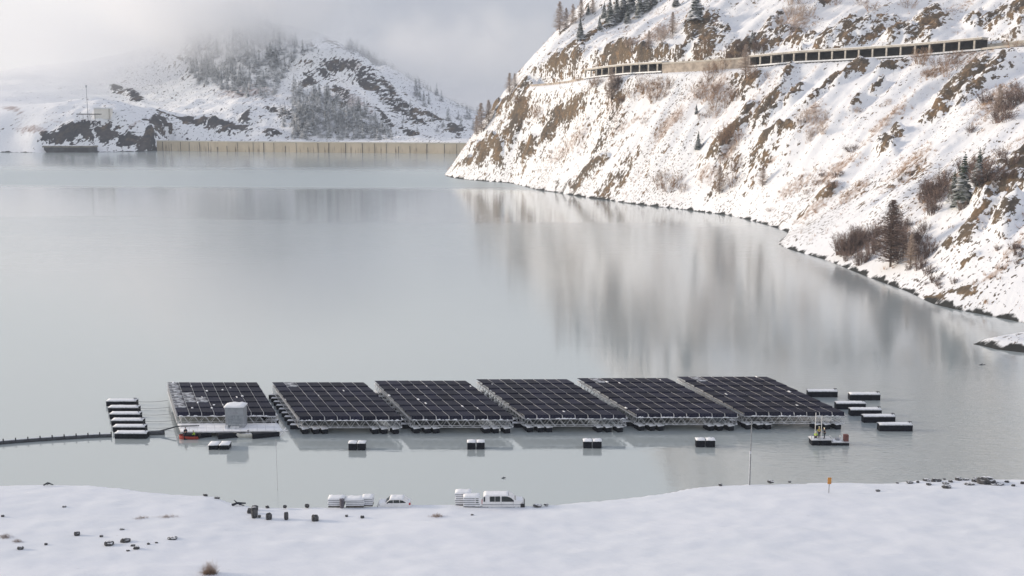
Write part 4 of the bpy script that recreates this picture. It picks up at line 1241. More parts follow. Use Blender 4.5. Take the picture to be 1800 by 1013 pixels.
UN = [((312, 755), (294, 671), 6, 'left end floating solar array with snow-dusted panels, snowy deck and grey cabin'),
      ((526, 763), (478, 671), 7, 'floating solar array directly right of the one with the cabin'),
      ((722, 762), (658, 668), 7, 'third floating solar array from the cabin end, left of the middle gap'),
      ((921, 760), (837, 665.5), 7, 'fourth floating solar array from the cabin end, right of the middle gap'),
      ((1117, 757.5), (1014, 663.5), 7, 'floating solar array next to last at the work raft end'),
      ((1306, 755), (1190, 661), 7, 'floating solar array at the right end with the work raft before its front')]
srand = random.Random(12)
UNIT = []
for ui, (fo, bo, rows, lab) in enumerate(UN):
    o = at_z(*fo); b = at_z(bo[0], bo[1], ZP)
    d = Vector((b.x - o.x, b.y - o.y, 0)); ang = math.atan2(d.y, d.x) - math.pi / 2
    dep = d.length; rp_ = dep / rows
    u = empty('solar_array', (o.x, o.y, 0), ang)
    # front edges line up along the row in the photograph, so the unit is sheared square: width runs along the front line
    tag(u, lab, 'solar array', 'floating solar arrays in a row')
    skew = -ang
    UNIT.append((u, ang, dep))
    uw = UW if ui else 16.6
    cosk, sink = math.cos(skew), math.sin(skew)
    # local frame: front direction along world X
    def lx(x, y, z=0.0, cosk=cosk, sink=sink):
        return (x * cosk, x * sink + y, z)
    tr = MB()
    for k, yy in enumerate((0.0, 1.0)):
        a = lx(0.1, yy); c = lx(uw - 0.1, yy)
        lattice(tr, a, c, ZB, ZT, 1.75, 0.034, 0.052)
    for k in range(9):
        a = lx(0.1 + (uw - 0.2) * k / 8, 0.0)
        tr.tube((a[0], a[1], ZB), (a[0], a[1] + 1.0, ZB), 0.03, n=4); tr.tube((a[0], a[1], ZT), (a[0], a[1] + 1.0, ZT), 0.03, n=4)
        tr.tube((a[0], a[1], ZT), (a[0], a[1] + 0.1, ZT + 0.6), 0.028, n=4)
    tr.build('front_truss', M['galv'], u)
    for sx_ in (0.0, uw):
        ts = MB()
        for off in (0.0, 0.75 if sx_ == 0 else -0.75):
            a = lx(sx_ + off, 0.2); c = lx(sx_ + off, dep - 0.3)
            lattice(ts, a, c, ZB, ZT, 1.5, 0.035, 0.06)
        for k in range(15):
            y = 0.4 + (dep - 1) * k / 14
            a = lx(sx_, y); c = lx(sx_ + (0.75 if sx_ == 0 else -0.75), y)
            ts.tube((a[0], a[1], ZT), (c[0], c[1], ZT), 0.035, n=4)
        ts.build('side_truss', M['alu'], u)
        wk = MB()
        a = lx(sx_ + (0.02 if sx_ == 0 else -0.42), 0.2); 
        vs = [lx(sx_ + q, y, z) for z in (ZT + 0.06, ZT + 0.12) for (q, y) in ((-0.12, 0.2), (0.28, 0.2), (0.28, dep - 0.3), (-0.12, dep - 0.3))]
        wk.add(vs, [(0, 3, 2, 1), (4, 5, 6, 7), (0, 1, 5, 4), (1, 2, 6, 5), (2, 3, 7, 6), (3, 0, 4, 7)])
        wk.build('side_rail', M['alu'], u)
    # long beams under the panels
    bmz = MB()
    for k in range(rows + 1):
        a = lx(0.1, 0.15 + (dep - 0.4) * k / rows, ZT); c = lx(uw - 0.1, 0.15 + (dep - 0.4) * k / rows, ZT)
        bmz.tube(a, c, 0.06, n=4)
    for k in range(1, NCOL):
        a = lx(uw * k / NCOL, 0.1, ZT + 0.1); c = lx(uw * k / NCOL, dep - 0.2, ZT + 0.1)
        bmz.tube(a, c, 0.05, n=4)
        for j in range(rows):
            y = j * rp_
            e0 = lx(uw * k / NCOL, y + 0.0, ZP - 0.60); e1 = lx(uw * k / NCOL, y + 0.27, ZP - 0.02); e2 = lx(uw * k / NCOL, y + rp_ - 0.1, ZP - 0.12)
            bmz.tube(e0, e1, 0.03, n=4); bmz.tube(e1, e2, 0.022, n=4)
    bmz.build('beams', M['alu'], u)
    snowlumps = MB(); nl = 0
    shp = []
    for me0 in (P_ME, P_MI, P_ME2):          # each unit's panels follow its own slightly slanted plan
        me1 = me0.copy()
        for v in me1.vertices:
            v.co.y += v.co.x * sink; v.co.x *= cosk
        me1.update(); shp.append(me1)
    P0, P1, P2 = shp
    for j in range(rows):
        for i in range(NCOL):
            dz = srand.choice((0, 0, 0.012, -0.012))
            me = P1 if j else P0
            if ui == 0 and i <= (2 if j else 0) and not (j == 0): me = P2 if i == 0 or srand.random() < 0.25 else P1
            if ui and j == rows - 1 and i <= 1 and srand.random() < 0.5: me = P2
            p = bpy.data.objects.new('solar_panel', me); COL.objects.link(p); p.parent = u
            q = lx(uw * i / NCOL, j * rp_)
            p.location = (q[0], q[1], dz); p.rotation_euler = (srand.uniform(-0.004, 0.004), 0, skew * 0.0)
            p.scale = (uw / UW, rp_ / ROWP, 1)
            if me is P2: p['label'] = 'snow-dusted solar panel'
            # small lumps of snow left on the frames
            if srand.random() < (0.10 if ui else 0.25) :
                lx0 = uw * i / NCOL + srand.choice((0.0, srand.uniform(0.2, 1.8))); ly0 = j * rp_ + srand.choice((0.15, rp_ - 0.35, srand.uniform(0.5, 3.4)))
                q = lx(lx0, ly0); w = srand.uniform(0.06, 0.2); l_ = srand.uniform(0.1, 0.45)
                zz_ = ZP - 0.14 * (ly0 - j * rp_) / ROWP + dz + 0.01
                snow_cap(snowlumps, q[0] - w, q[0] + w, q[1] - l_, q[1] + l_, zz_, srand.uniform(0.05, 0.15), nl, 3, 3); nl += 1
    for k in range(26):
        q = lx(srand.uniform(0.2, uw - 0.6), 0.03); w = srand.uniform(0.08, 0.4)
        snow_cap(snowlumps, q[0] - w, q[0] + w, q[1] - 0.12, q[1] + 0.12, ZT + 0.05, srand.uniform(0.05, 0.16), k, 3, 2)
    sl = snowlumps.build('snow_patches', M['snow'], u); sl['kind'] = 'stuff'
    if ui:
        for x in (1.05, 2.85, 4.25, 12.6, 14.1, 15.95):
            f = link_mesh('float', me_fl, None, u); q = lx(x, -0.05); f.location = (q[0], q[1], 0)
            f['label'] = 'black float under the truss'
            s2 = link_mesh('snow', me_fc, None, f)
    ny_ = 9
    for k in range(ny_):
        y = 3.4 + (dep - 4.4) * k / (ny_ - 1)
        for sx_, mir in ((uw, -1),) if ui == 0 else ((0.0, 1),):
            f = link_mesh('side_float', me_fs, None, u); q = lx(sx_, y); f.location = (q[0], q[1], 0); f.rotation_euler = (0, 0, skew + (math.pi if mir < 0 else 0))
            link_mesh('snow', me_fc2, None, f)

# deck, cabin of the first array
u0, ang0, dep0 = UNIT[0]
dk = empty('service_deck', (0, 0, 0)); dk.parent = u0
def at_w(px, py, z=0.0):
    """world point -> first array's local frame"""
    p = at_z(px, py, z); q = p - u0.location
    c, s = math.cos(-ang0), math.sin(-ang0)
    return Vector((q.x * c - q.y * s, q.x * s + q.y * c, z))
fl_, fr_ = at_w(318, 759, 1.0), at_w(497, 757, 1.0)
bl_, br_ = at_w(312, 745, 1.0), at_w(488, 744, 1.0)
def quad_slab(name, c4, z0, z1, mat, parent):
    mb = MB(); vs = [(p.x, p.y, z) for z in (z0, z1) for p in c4]
    mb.add(vs, [(0, 3, 2, 1), (4, 5, 6, 7), (0, 1, 5, 4), (1, 2, 6, 5), (2, 3, 7, 6), (3, 0, 4, 7)])
    return mb.build(name, mat, parent)
quad_slab('deck_frame', (fl_, fr_, br_, bl_), 0.78, 0.98, M['alu'], dk)
def grid_snow(c4, z, h, nx, ny, seed):
    r = random.Random(seed); mb = MB(); vs = []; fs = []
    for j in range(ny + 1):
        for i in range(nx + 1):
            a = c4[0].lerp(c4[1], i / nx); b = c4[3].lerp(c4[2], i / nx); p = a.lerp(b, j / ny)
            e = i in (0, nx) or j in (0, ny)
            vs.append((p.x, p.y, z + (0.0 if e else h * r.uniform(0.7, 1.3))))
    for j in range(ny):
        for i in range(nx):
            q = j * (nx + 1) + i; fs.append((q, q + 1, q + nx + 2, q + nx + 1))
    mb.add(vs, fs); return mb
grid_snow((fl_, fr_, br_, bl_), 0.985, 0.16, 40, 6, 3).build('snow', M['snow'], dk, smooth=True)
rl = MB()
for k in range(13):
    for (e0, e1) in ((fl_, fr_),):
        p = e0.lerp(e1, k / 12); rl.tube((p.x, p.y + 0.1, 0.95), (p.x, p.y + 0.1, 2.05), 0.022, n=5)
for z in (2.05, 1.55):
    rl.tube((fl_.x, fl_.y + 0.1, z), (fr_.x, fr_.y + 0.1, z), 0.02, n=5)
rl.build('handrail', M['alu'], dk)
for k in range(3):
    a = fl_.lerp(fr_, 0.02 + 0.335 * k); b = fl_.lerp(fr_, 0.30 + 0.335 * k)
    mb = MB(); mb.box(a.x, b.x, min(a.y, b.y) + 0.05, min(a.y, b.y) + 2.6, -0.3, 0.775); mb.build('deck_float', M['float'], dk, bevel=0.06)
st_ = MB(); a = fr_.copy(); st_.tube((a.x - 0.5, a.y - 0.1, 0.2), (a.x + 0.6, a.y + 0.5, 1.25), 0.12, n=6); st_.tube((a.x - 0.9, a.y + 0.2, 0.9), (a.x + 0.9, a.y + 0.2, 0.9), 0.10, n=6)
st_.build('outrigger', M['white'], dk)
# cabin stands on the deck
cp = at_z(394, 757, 1.0); cp2 = at_z(427, 757, 1.0)
cab = empty('cabin', (cp.x, cp.y + 0.9, 1.08)); tag(cab, 'tall grey equipment cabin with a snow-capped roof on the deck of the left end array', 'cabin')
cw_ = cp2.x - cp.x
mb = MB(); mb.box(0, cw_, 0, 2.3, 0, 3.45); mb.build('body', M['cabin'], cab, bevel=0.04)
mb = MB(); mb.box(-0.08, cw_ + 0.08, -0.08, 2.38, 3.452, 3.56); mb.build('roof', M['cabin'], cab)
mb = MB(); snow_cap(mb, -0.14, cw_ + 0.12, -0.14, 2.42, 3.57, 0.38, 5, 8, 6); mb.build('snow', M['snow'], cab, smooth=True)
mb = MB(); mb.box(0.5, cw_ - 0.5, -0.03, -0.004, 0.15, 2.2); mb.build('door', simple('grey_cabin_door', (0.26, 0.285, 0.31), 0.5), cab)
mb = MB(); mb.box(0.9, cw_ - 0.9, -0.03, -0.004, 2.5, 2.75); mb.build('vent', M['frame_grey'], cab)
mb = MB(); mb.box(0.0, 0.5, -0.5, -0.05, 0, 0.6); mb.box(0.9, 2.3, -0.5, -0.05, 0, 0.45); mb.build('step', M['galv'], cab)

# ------------------------------------------------------------------ mooring rafts on both sides
def raft(px0, px1, py, label, group, dy=1.5, hgt=0.95, name='mooring_raft', tube=True):
    a = at_z(px0, py); b = at_z(px1, py)
    L = (b - a).length; ang = math.atan2(b.y - a.y, b.x - a.x)
    o = empty(name, (a.x, a.y, 0), ang); tag(o, label, 'mooring raft', group)
    mb = MB(); mb.box(0, L, 0, dy, -0.35, hgt - 0.12); mb.build('float', M['float'], o, bevel=0.07)
    mb = MB(); mb.box(-0.05, L + 0.05, -0.05, 0.08, hgt - 0.117, hgt); mb.box(-0.05, L + 0.05, dy - 0.1, dy + 0.05, hgt - 0.117, hgt)
    for k in range(5):
        x = L * (0.02 + 0.235 * k); mb.box(x, x + 0.1, 0.081, dy - 0.101, hgt - 0.117, hgt - 0.01)
    mb.build('frame', M['galv'], o)
    mb = MB(); snow_cap(mb, 0.05, L - 0.05, 0.0, dy, hgt - 0.005, 0.15, int(px0), 12, 4); mb.build('snow', M['snow'], o, smooth=True)
    mb = MB(); mb.tube((L * 0.93, dy * 0.5, hgt - 0.1), (L * 0.93, dy * 0.5, hgt + 0.4), 0.06); mb.tube((L * 0.88, dy * 0.5, hgt + 0.3), (L * 1.0, dy * 0.5, hgt + 0.3), 0.06)
    mb.build('cleat', M['dark'], o)
    return o, L
LR = [(186.5, 239, 714, 'snow-topped black raft farthest from the shore in the left group of six'), (190, 243, 725.5, 'second farthest snow-topped black raft in the left group'),
      (192.5, 245.5, 737, 'third farthest snow-topped black raft in the left group'), (195.5, 251, 748.5, 'third nearest snow-topped black raft in the left group'),
      (198.5, 254.5, 760, 'second nearest snow-topped black raft in the left group'), (201.5, 258, 771.5, 'snow-topped black raft nearest the shore in the left group, joined to the boom')]
left_rafts = [raft(*q, 'black rafts moored left of the arrays') for q in LR]
RR = [(1420.5, 1472.5, 698.5, 'black raft farthest from the shore, nearest the right end array'), (1494, 1547.5, 704, 'black raft set apart at the upper right of the right group'),
      (1470, 1522, 720, 'black raft closest to the last panels and farthest left of the staggered lower right rafts'), (1495, 1550, 731.5, 'middle black raft of the staggered right group'),
      (1518, 1574, 743.5, 'second nearest black raft of the right group'), (1546, 1604.5, 758.5, 'nearest and rightmost black raft of the right group')]
for q in RR: raft(*q, 'black rafts moored right of the arrays', 1.4, 1.15)
# ropes from the left rafts to the array
for i, (x0, x1, y, _) in enumerate(LR[:5]):
    a = at_z(x1, y - 8, 0.9); ly = y - 9
    b = at_z(296 + i * 5.2, ly - 1, 1.0)
    mb = MB(); n = 12
    for k in range(n):
        def pt(t): 
            p = a.lerp(b, t); return (p.x - a.x, p.y - a.y, p.z - a.z - 0.35 * 4 * t * (1 - t) * 0.5)
        mb.tube(pt(k / n), pt((k + 1) / n), 0.035, n=5, caps=False)
    r_ = mb.build('mooring_rope', M['rope']); r_.location = a
    tag(r_, 'grey rope running from the %s left raft to the cabin array' % ('farthest', 'second farthest', 'third farthest', 'third nearest', 'second nearest')[i], 'rope', 'ropes of the left rafts')

def float_pair(x0, x1, py, label, w=1.15, dy=1.3, h=1.15):
    a = at_z(x0, py); b = at_z(x1, py); L = (b - a).length
    o = empty('mooring_buoy', (a.x, a.y, 0), rnd.uniform(-0.06, 0.06)); tag(o, label, 'buoy', 'twin black float buoys in front of the arrays')
    w = L * 0.46
    for k in (0, 1):
        x = 0 if k == 0 else L - w
        mb = MB(); mb.box(x, x + w, 0, dy, -0.35, h); f = mb.build('float', M['float'], o, bevel=0.1)
        mb = MB(); snow_cap(mb, x - 0.04, x + w + 0.04, -0.05, dy + 0.03, h - 0.01, 0.22, k + int(x0), 5, 4); mb.build('snow', M['snow'], f, smooth=True)
    mb = MB(); mb.box(0.1, L - 0.1, dy * 0.4, dy * 0.55, h - 0.3, h - 0.15); mb.tube((L / 2, dy / 2, -0.2), (L / 2, dy / 2, h + 0.35), 0.045); mb.build('coupling', M['galv'], o)
float_pair(366.5, 402, 791, 'wide twin float buoy in front of the grey cabin', dy=2.0, h=0.75)
float_pair(612.5, 642, 792, 'twin black float buoy in front of the array right of the cabin')
float_pair(821.5, 852, 790.5, 'twin black float buoy in front of the third array from the cabin')
float_pair(1025.5, 1057.5, 788.5, 'twin black float buoy in front of the fourth array from the cabin')
float_pair(1223.5, 1257, 786.5, 'twin black float buoy in front of the last but one array, nearest the work raft')

# floating boom on the left
bo = [at_z(x, y) for x, y in ((-60, 787), (0, 781), (60, 776), (120, 772), (170, 769), (203, 768))]
be, bL = polyline(bo)
boom = empty('floating_boom', bo[0]); tag(boom, 'dark jointed boom floating on the water from the left frame edge to the rafts', 'boom')
s = 0
sega = 1.82
while s + sega <= bL + 0.1:
    a, _ = be(s + 0.03); b, _ = be(s + sega - 0.03)
    mb = MB(); mb.tube((a.x - bo[0].x, a.y - bo[0].y, 0.18), (b.x - bo[0].x, b.y - bo[0].y, 0.18), 0.30, n=10)
    sg = mb.build('segment', M['boom'], boom, smooth=False)
    mb = MB(); mb.tube((a.x - bo[0].x, a.y - bo[0].y + 0.1, 0.50), (b.x - bo[0].x, b.y - bo[0].y + 0.1, 0.50), 0.09, n=6); mb.build('snow', M['snow'], sg)
    mb = MB(); mb.tube((b.x - bo[0].x, b.y - bo[0].y, 0.0), (b.x - bo[0].x, b.y - bo[0].y, 0.85), 0.09, n=6); mb.build('joint', M['float'], sg)
    s += sega
a = at_z(259, 764.5); b = at_z(289, 763.5)
mb = MB(); mb.tube((0, 0, 0.2), (b.x - a.x, b.y - a.y, 0.2), 0.42, n=10); p2 = mb.build('floating_pontoon', M['boom']); p2.location = a
tag(p2, 'short dark pontoon on the water between the nearest left raft and the red boat', 'pontoon')
a = at_z(272, 760.5, 0.3); m_ = at_z(312, 749.5, 1.3); b = at_z(350, 748.5, 1.4)
mb = MB(); mb.tube((0, 0, 0), m_ - a, 0.14, 0.11, 8); mb.tube(m_ - a, b - a, 0.11, 0.09, 8)
p3 = mb.build('cable_pipe', M['boom']); p3.location = a
tag(p3, 'slanting dark cable pipe rising from the pontoon to the cabin array deck', 'pipe')

# ------------------------------------------------------------------ people
def skin_mesh(name, J, E, sub=1, root=0):
    me = bpy.data.meshes.new(name + '_skel')
    me.from_pydata([j[0] for j in J], E, [])
    o = bpy.data.objects.new(name, me); COL.objects.link(o)
    md = o.modifiers.new('s', 'SKIN'); 
    for i, j in enumerate(J):
        me.skin_vertices[0].data[i].radius = (j[1], j[1] * (j[2] if len(j) > 2 else 1.0))
        me.skin_vertices[0].data[i].use_root = (i == root)
    m2 = o.modifiers.new('u', 'SUBSURF'); m2.levels = sub; m2.render_levels = sub
    dg = bpy.context.evaluated_depsgraph_get()
    out = bpy.data.meshes.new_from_object(o.evaluated_get(dg))
    bpy.data.objects.remove(o); out.name = name
    return out

def person(loc, rz, pose, jacket, trousers, label, helmet=True):
    """body, jacket, trousers, boots, helmet; x = facing direction"""
    o = empty('person', loc, rz); tag(o, label, 'person')
    if pose == 'stand':
        pel = (0, 0, 0.93); ch = (0.03, 0, 1.28); nk = (0.04, 0, 1.48); hd = (0.07, 0, 1.64)
        kn = [(0.04, -0.11, 0.50), (0.02, 0.11, 0.50)]; an = [(0.0, -0.13, 0.09), (-0.04, 0.13, 0.09)]
        el = [(0.06, -0.27, 1.14), (0.10, 0.26, 1.15)]; wr = [(0.28, -0.22, 1.06), (0.30, 0.18, 1.10)]
    elif pose == 'sit':
        pel = (0, 0, 0.42); ch = (0.10, 0, 0.75); nk = (0.15, 0, 0.95); hd = (0.20, 0, 1.11)
        kn = [(0.40, -0.14, 0.50), (0.40, 0.14, 0.48)]; an = [(0.46, -0.13, 0.09), (0.50, 0.13, 0.09)]
        el = [(0.22, -0.27, 0.66), (0.22, 0.27, 0.66)]; wr = [(0.42, -0.16, 0.60), (0.42, 0.16, 0.60)]
    else:
        pel = (-0.05, 0, 0.36); ch = (0.18, 0, 0.62); nk = (0.32, 0, 0.76); hd = (0.45, 0, 0.86)
        kn = [(0.33, -0.17, 0.44), (0.20, 0.17, 0.12)]; an = [(0.22, -0.15, 0.09), (-0.20, 0.15, 0.10)]
        el = [(0.38, -0.26, 0.46), (0.40, 0.24, 0.46)]; wr = [(0.56, -0.14, 0.30), (0.58, 0.12, 0.30)]
    V_ = lambda p: Vector(p)
    J = [(pel, 0.13, 1.2), (ch, 0.14, 1.2), (nk, 0.06), (hd, 0.085, 0.9), ((hd[0] + 0.01, 0, hd[2] + 0.12), 0.075, 0.9)]
    E = [(0, 1), (1, 2), (2, 3), (3, 4)]
    J.append(((hd[0] + 0.115, 0, hd[2] + 0.02), 0.016)); E.append((3, 5))      # nose
    for s_i, sg in ((0, -1), (1, 1)):
        n = len(J)
        J += [((pel[0], 0.10 * sg, pel[2] - 0.04), 0.095), (kn[s_i], 0.062), (an[s_i], 0.045), ((an[s_i][0] + 0.18, an[s_i][1], 0.045), 0.04)]
        E += [(0, n), (n, n + 1), (n + 1, n + 2), (n + 2, n + 3)]
        n = len(J)
        J += [((ch[0] + (nk[0] - ch[0]) * 0.6, 0.18 * sg, ch[2] + (nk[2] - ch[2]) * 0.55), 0.06), (el[s_i], 0.045), (wr[s_i], 0.032)]
        E += [(1, n), (n, n + 1), (n + 1, n + 2)]
        d = (V_(wr[s_i]) - V_(el[s_i])).normalized(); side = Vector((0, 1, 0)); side = (side - d * side.dot(d)).normalized(); dn = Vector((0, 0, -1)); dn = (dn - d * dn.dot(d)).normalized()
        palm = V_(wr[s_i]) + d * 0.07
        k = len(J); J.append((tuple(palm), 0.034)); E.append((n + 2, k))
        for fi, ln in enumerate((0.075, 0.085, 0.08, 0.065)):
            b0 = palm + side * ((fi - 1.5) * 0.021) + d * 0.02
            b1 = b0 + d * ln * 0.55 + dn * 0.012; b2 = b1 + d * ln * 0.3 + dn * ln * 0.45
            q = len(J); J += [(tuple(b1), 0.009), (tuple(b2), 0.008)]; E += [(k, q), (q, q + 1)]
        t1 = V_(wr[s_i]) + d * 0.05 - side * sg * 0.05; t2 = t1 + d * 0.035 + dn * 0.03
        q = len(J); J += [(tuple(t1), 0.010), (tuple(t2), 0.009)]; E += [(n + 2, q), (q, q + 1)]
    link_mesh('body', skin_mesh('body', J, E), M['skin'], o, True)
    # jacket
    J = [((pel[0], 0, pel[2] + 0.02), 0.165, 1.15), (ch, 0.175, 1.2), ((nk[0], 0, nk[2] - 0.02), 0.09)]; E = [(0, 1), (1, 2)]
    for s_i, sg in ((0, -1), (1, 1)):
        n = len(J); J += [((ch[0] + (nk[0] - ch[0]) * 0.6, 0.20 * sg, ch[2] + (nk[2] - ch[2]) * 0.5), 0.085), (el[s_i], 0.068), (tuple(V_(el[s_i]).lerp(V_(wr[s_i]), 0.92)), 0.052)]
        E += [(1, n), (n, n + 1), (n + 1, n + 2)]
    link_mesh('jacket', skin_mesh('jacket', J, E), jacket, o, True)
    J = [(pel, 0.15, 1.2)]; E = []
    for s_i, sg in ((0, -1), (1, 1)):
        n = len(J); J += [((pel[0], 0.10 * sg, pel[2] - 0.05), 0.115), (kn[s_i], 0.082), (tuple(V_(kn[s_i]).lerp(V_(an[s_i]), 0.88)), 0.070)]
        E += [(0, n), (n, n + 1), (n + 1, n + 2)]
    link_mesh('trousers', skin_mesh('trousers', J, E), trousers, o, True)
    for s_i in (0, 1):
        a = V_(an[s_i]); J = [((a.x - 0.03, a.y, 0.16), 0.062), ((a.x - 0.03, a.y, 0.07), 0.06), ((a.x + 0.12, a.y, 0.055), 0.052), ((a.x + 0.20, a.y, 0.05), 0.045)]
        link_mesh('boot', skin_mesh('boot', J, [(0, 1), (1, 2), (2, 3)]), M['dark'], o, True)
    if helmet:
        bm = bmesh.new(); bmesh.ops.create_uvsphere(bm, u_segments=14, v_segments=9, radius=0.135)
        bmesh.ops.delete(bm, geom=[v for v in bm.verts if v.co.z < -0.01], context='VERTS')
        me = bpy.data.meshes.new('helmet'); bm.to_mesh(me); bm.free()
        h_ = link_mesh('helmet', me, M['helmet'], o, True); h_.location = (hd[0] + 0.01, 0, hd[2] + 0.055)
    else:
        bm = bmesh.new(); bmesh.ops.create_uvsphere(bm, u_segments=14, v_segments=9, radius=0.118)
        bmesh.ops.delete(bm, geom=[v for v in bm.verts if v.co.z < 0.0], context='VERTS')
        me = bpy.data.meshes.new('woollen_hat'); bm.to_mesh(me); bm.free()
        h_ = link_mesh('woollen_hat', me, M['navy'], o, True); h_.location = (hd[0], 0, hd[2] + 0.05)
    return o

# ------------------------------------------------------------------ boats
def boat(L, W, Hh, hullmat, inmat, parent, ends=(0.9, 0.25)):
    """open hull: outer skin, inner skin and gunwale; bow at -x"""
    ns = 14; st = []
    for i in range(ns + 1):
        t = i / ns; x = -L / 2 + L * t
        wf = min(1.0, (t / ends[1]) ** 0.5 if t < ends[1] else 1.0) * (1 - 0.12 * max(0, t - 0.7) / 0.3)
        wf = max(wf, 0.12); zz = Hh + 0.22 * (1 - t) ** 3
        st.append((x, wf * W / 2, zz))
    mb = MB(); vs = []; fs = []
    for (x, w, z) in st:
        vs += [(x, -w, z), (x, -w * 0.92, z * 0.4), (x, -w * 0.55, -0.12), (x, w * 0.55, -0.12), (x, w * 0.92, z * 0.4), (x, w, z),
               (x, w - 0.09 * min(1, w * 3), z), (x, w * 0.6, 0.12), (x, -w * 0.6, 0.12), (x, -w + 0.09 * min(1, w * 3), z)]
    for i in range(ns):
        for k in range(10):
            a = i * 10 + k; b = i * 10 + (k + 1) % 10
            fs.append((a, b, b + 10, a + 10))
    fs.append(tuple(range(9, -1, -1))); fs.append(tuple(range(ns * 10, ns * 10 + 10)))
    mb.add(vs, fs)
    h = mb.build('hull', hullmat, parent, smooth=False)
    return h
a = at_z(313, 773.5); b = at_z(348, 773)
rb = empty('rowing_boat', ((a.x + b.x) / 2, (a.y + b.y) / 2 + 0.6, 0)); Lb = (b - a).length
tag(rb, 'small red open boat beside the deck of the cabin array', 'boat')
boat(Lb, 1.35, 0.5, M['red'], None, rb)
mb = MB(); mb.box(-0.15, 0.15, -0.5, 0.5, 0.34, 0.40); mb.box(0.85, 1.1, -0.5, 0.5, 0.34, 0.40); mb.build('seat', M['wood'], rb)
mb = MB(); mb.box(Lb / 2 - 0.02, Lb / 2 + 0.3, -0.17, 0.17, 0.45, 0.85); mb.tube((Lb / 2 + 0.14, 0, 0.46), (Lb / 2 + 0.14, 0, -0.3), 0.06); mb.build('outboard_motor', M['dark'], rb, bevel=0.02)
person((rb.location.x - 0.55, rb.location.y, 0.14), R(-50), 'stand', M['navy'], M['navy'], 'person in dark clothes standing in the red boat', helmet=False)
person((rb.location.x + 0.95, rb.location.y, 0.12), R(185), 'sit', M['lime'], M['navy'], 'person in a lime yellow jacket sitting in the stern of the red boat')
a = at_z(410, 769.5); b = at_z(461, 769)
wb = empty('rowing_boat', ((a.x + b.x) / 2, (a.y + b.y) / 2 + 0.35, 0)); tag(wb, 'long low white boat moored against the deck below the grey cabin', 'boat')
Lw = (b - a).length
boat(Lw, 1.3, 0.62, M['cream'], None, wb)
mb = MB(); snow_cap(mb, -Lw / 2 + 0.4, Lw / 2 - 0.1, -0.5, 0.5, 0.45, 0.16, 9, 10, 4); mb.build('snow', M['snow'], wb, smooth=True)
mb = MB(); mb.tube((0, 0.1, 0.4), (0, 0.1, 1.15), 0.05); mb.box(-0.15, 0.15, 0.0, 0.2, 0.9, 1.05); mb.build('tiller_post', M['wrap'], wb)

# work raft with two white poles, a red-brown box and three workers
wr0 = at_z(1427, 783.5)
wr = empty('work_raft', (wr0.x, wr0.y, 0)); tag(wr, 'work raft on black floats moored before the right end array', 'raft')
for (x0, x1, h) in ((0, 1.35, 0.85), (1.5, 3.1, 0.85), (3.2, 4.05, 0.45), (4.2, 5.0, 0.45), (5.1, 5.95, 0.45)):
    mb = MB(); mb.box(x0, x1, 0, 2.0, -0.35, h); mb.build('float', M['float'], wr, bevel=0.08)
mb = MB(); mb.box(-0.1, 3.15, -0.06, 2.06, 0.853, 0.95); mb.box(3.152, 6.1, -0.06, 2.06, 0.453, 0.54); mb.box(-0.15, -0.02, 0.2, 0.5, 0.951, 1.5)
mb.build('deck', M['alu'], wr)
mb = MB(); snow_cap(mb, 0.0, 1.0, 0.0, 1.9, 0.945, 0.06, 2); snow_cap(mb, 3.3, 4.9, 0.1, 1.8, 0.535, 0.14, 3); mb.build('snow', M['snow'], wr, smooth=True)
fr = MB()
for x in (3.3, 4.9):
    fr.tube((x, 0.1, 0.5), (x, 0.1, 1.15), 0.04); fr.tube((x, 1.8, 0.5), (x, 1.8, 1.15), 0.04); fr.tube((x, 0.1, 1.15), (x, 1.8, 1.15), 0.04)
fr.tube((3.3, 0.1, 1.15), (2.6, 0.1, 0.95), 0.04); fr.build('rail', M['alu'], wr)
mb = MB(); mb.box(4.0, 4.55, 0.5, 1.3, 0.545, 1.0); mb.build('winch', M['frame_grey'], wr, bevel=0.05)
for x, z1 in ((0.95, 4.9), (1.95, 4.4)):
    mb = MB(); mb.tube((x, 1.85, 0.96), (x, 1.85, z1), 0.05, n=8); mb.build('pole', M['white'], wr)
mb = MB(); mb.box(5.25, 5.95, 0.4, 1.2, 0.545, 1.6); bx_ = mb.build('crate', M['brick'], None, bevel=0.04); bx_.location = wr0
tag(bx_, 'rusty red box standing on the right end of the work raft', 'box')
person((wr0.x + 0.75, wr0.y + 0.7, 0.95), R(70), 'crouch', M['lime'], M['navy'], 'worker in a lime jacket crouching at the left of the work raft')
person((wr0.x + 1.45, wr0.y + 1.2, 0.95), R(100), 'stand', M['olive'], M['navy'], 'worker in a yellow and dark jacket standing in the middle of the work raft')
person((wr0.x + 2.15, wr0.y + 0.7, 0.95), R(150), 'stand', M['navy'], M['navy'], 'worker all in dark clothes standing right of the other workers on the raft')

# poles in the water and on the shore
p = at_z(1317.5, 853, 2.4); 
pz = NT.z(p.x, p.y) or 2.4
mb = MB(); mb.tube((0, 0, -0.3), (0, 0, 9.0), 0.10, 0.06, 8); po = empty('gauge_pole', (p.x, p.y, pz)); tag(po, 'tall thin grey pole standing on the shore before the right end array', 'pole')
mb.build('shaft', M['rope'], po)
mb = MB(); mb.tube((-0.09, 0, -0.3), (-0.09, 0, 4.4), 0.045, 0.045, 6); mb.box(-0.16, 0.05, -0.1, 0.1, 4.4, 4.75); mb.build('conduit', M['galv'], po)
p = at_z(488, 862); mb = MB(); mb.tube((0, 0, -2), (0, 0, 7.4), 0.035, 0.03, 6); o = mb.build('thin_pole', simple('pale_grey_paint', (0.45, 0.47, 0.48), 0.6)); o.location = p  # pole built for a faint pale line of unclear origin
tag(o, 'very thin pale pole in the water before the gap right of the cabin array', 'pole')
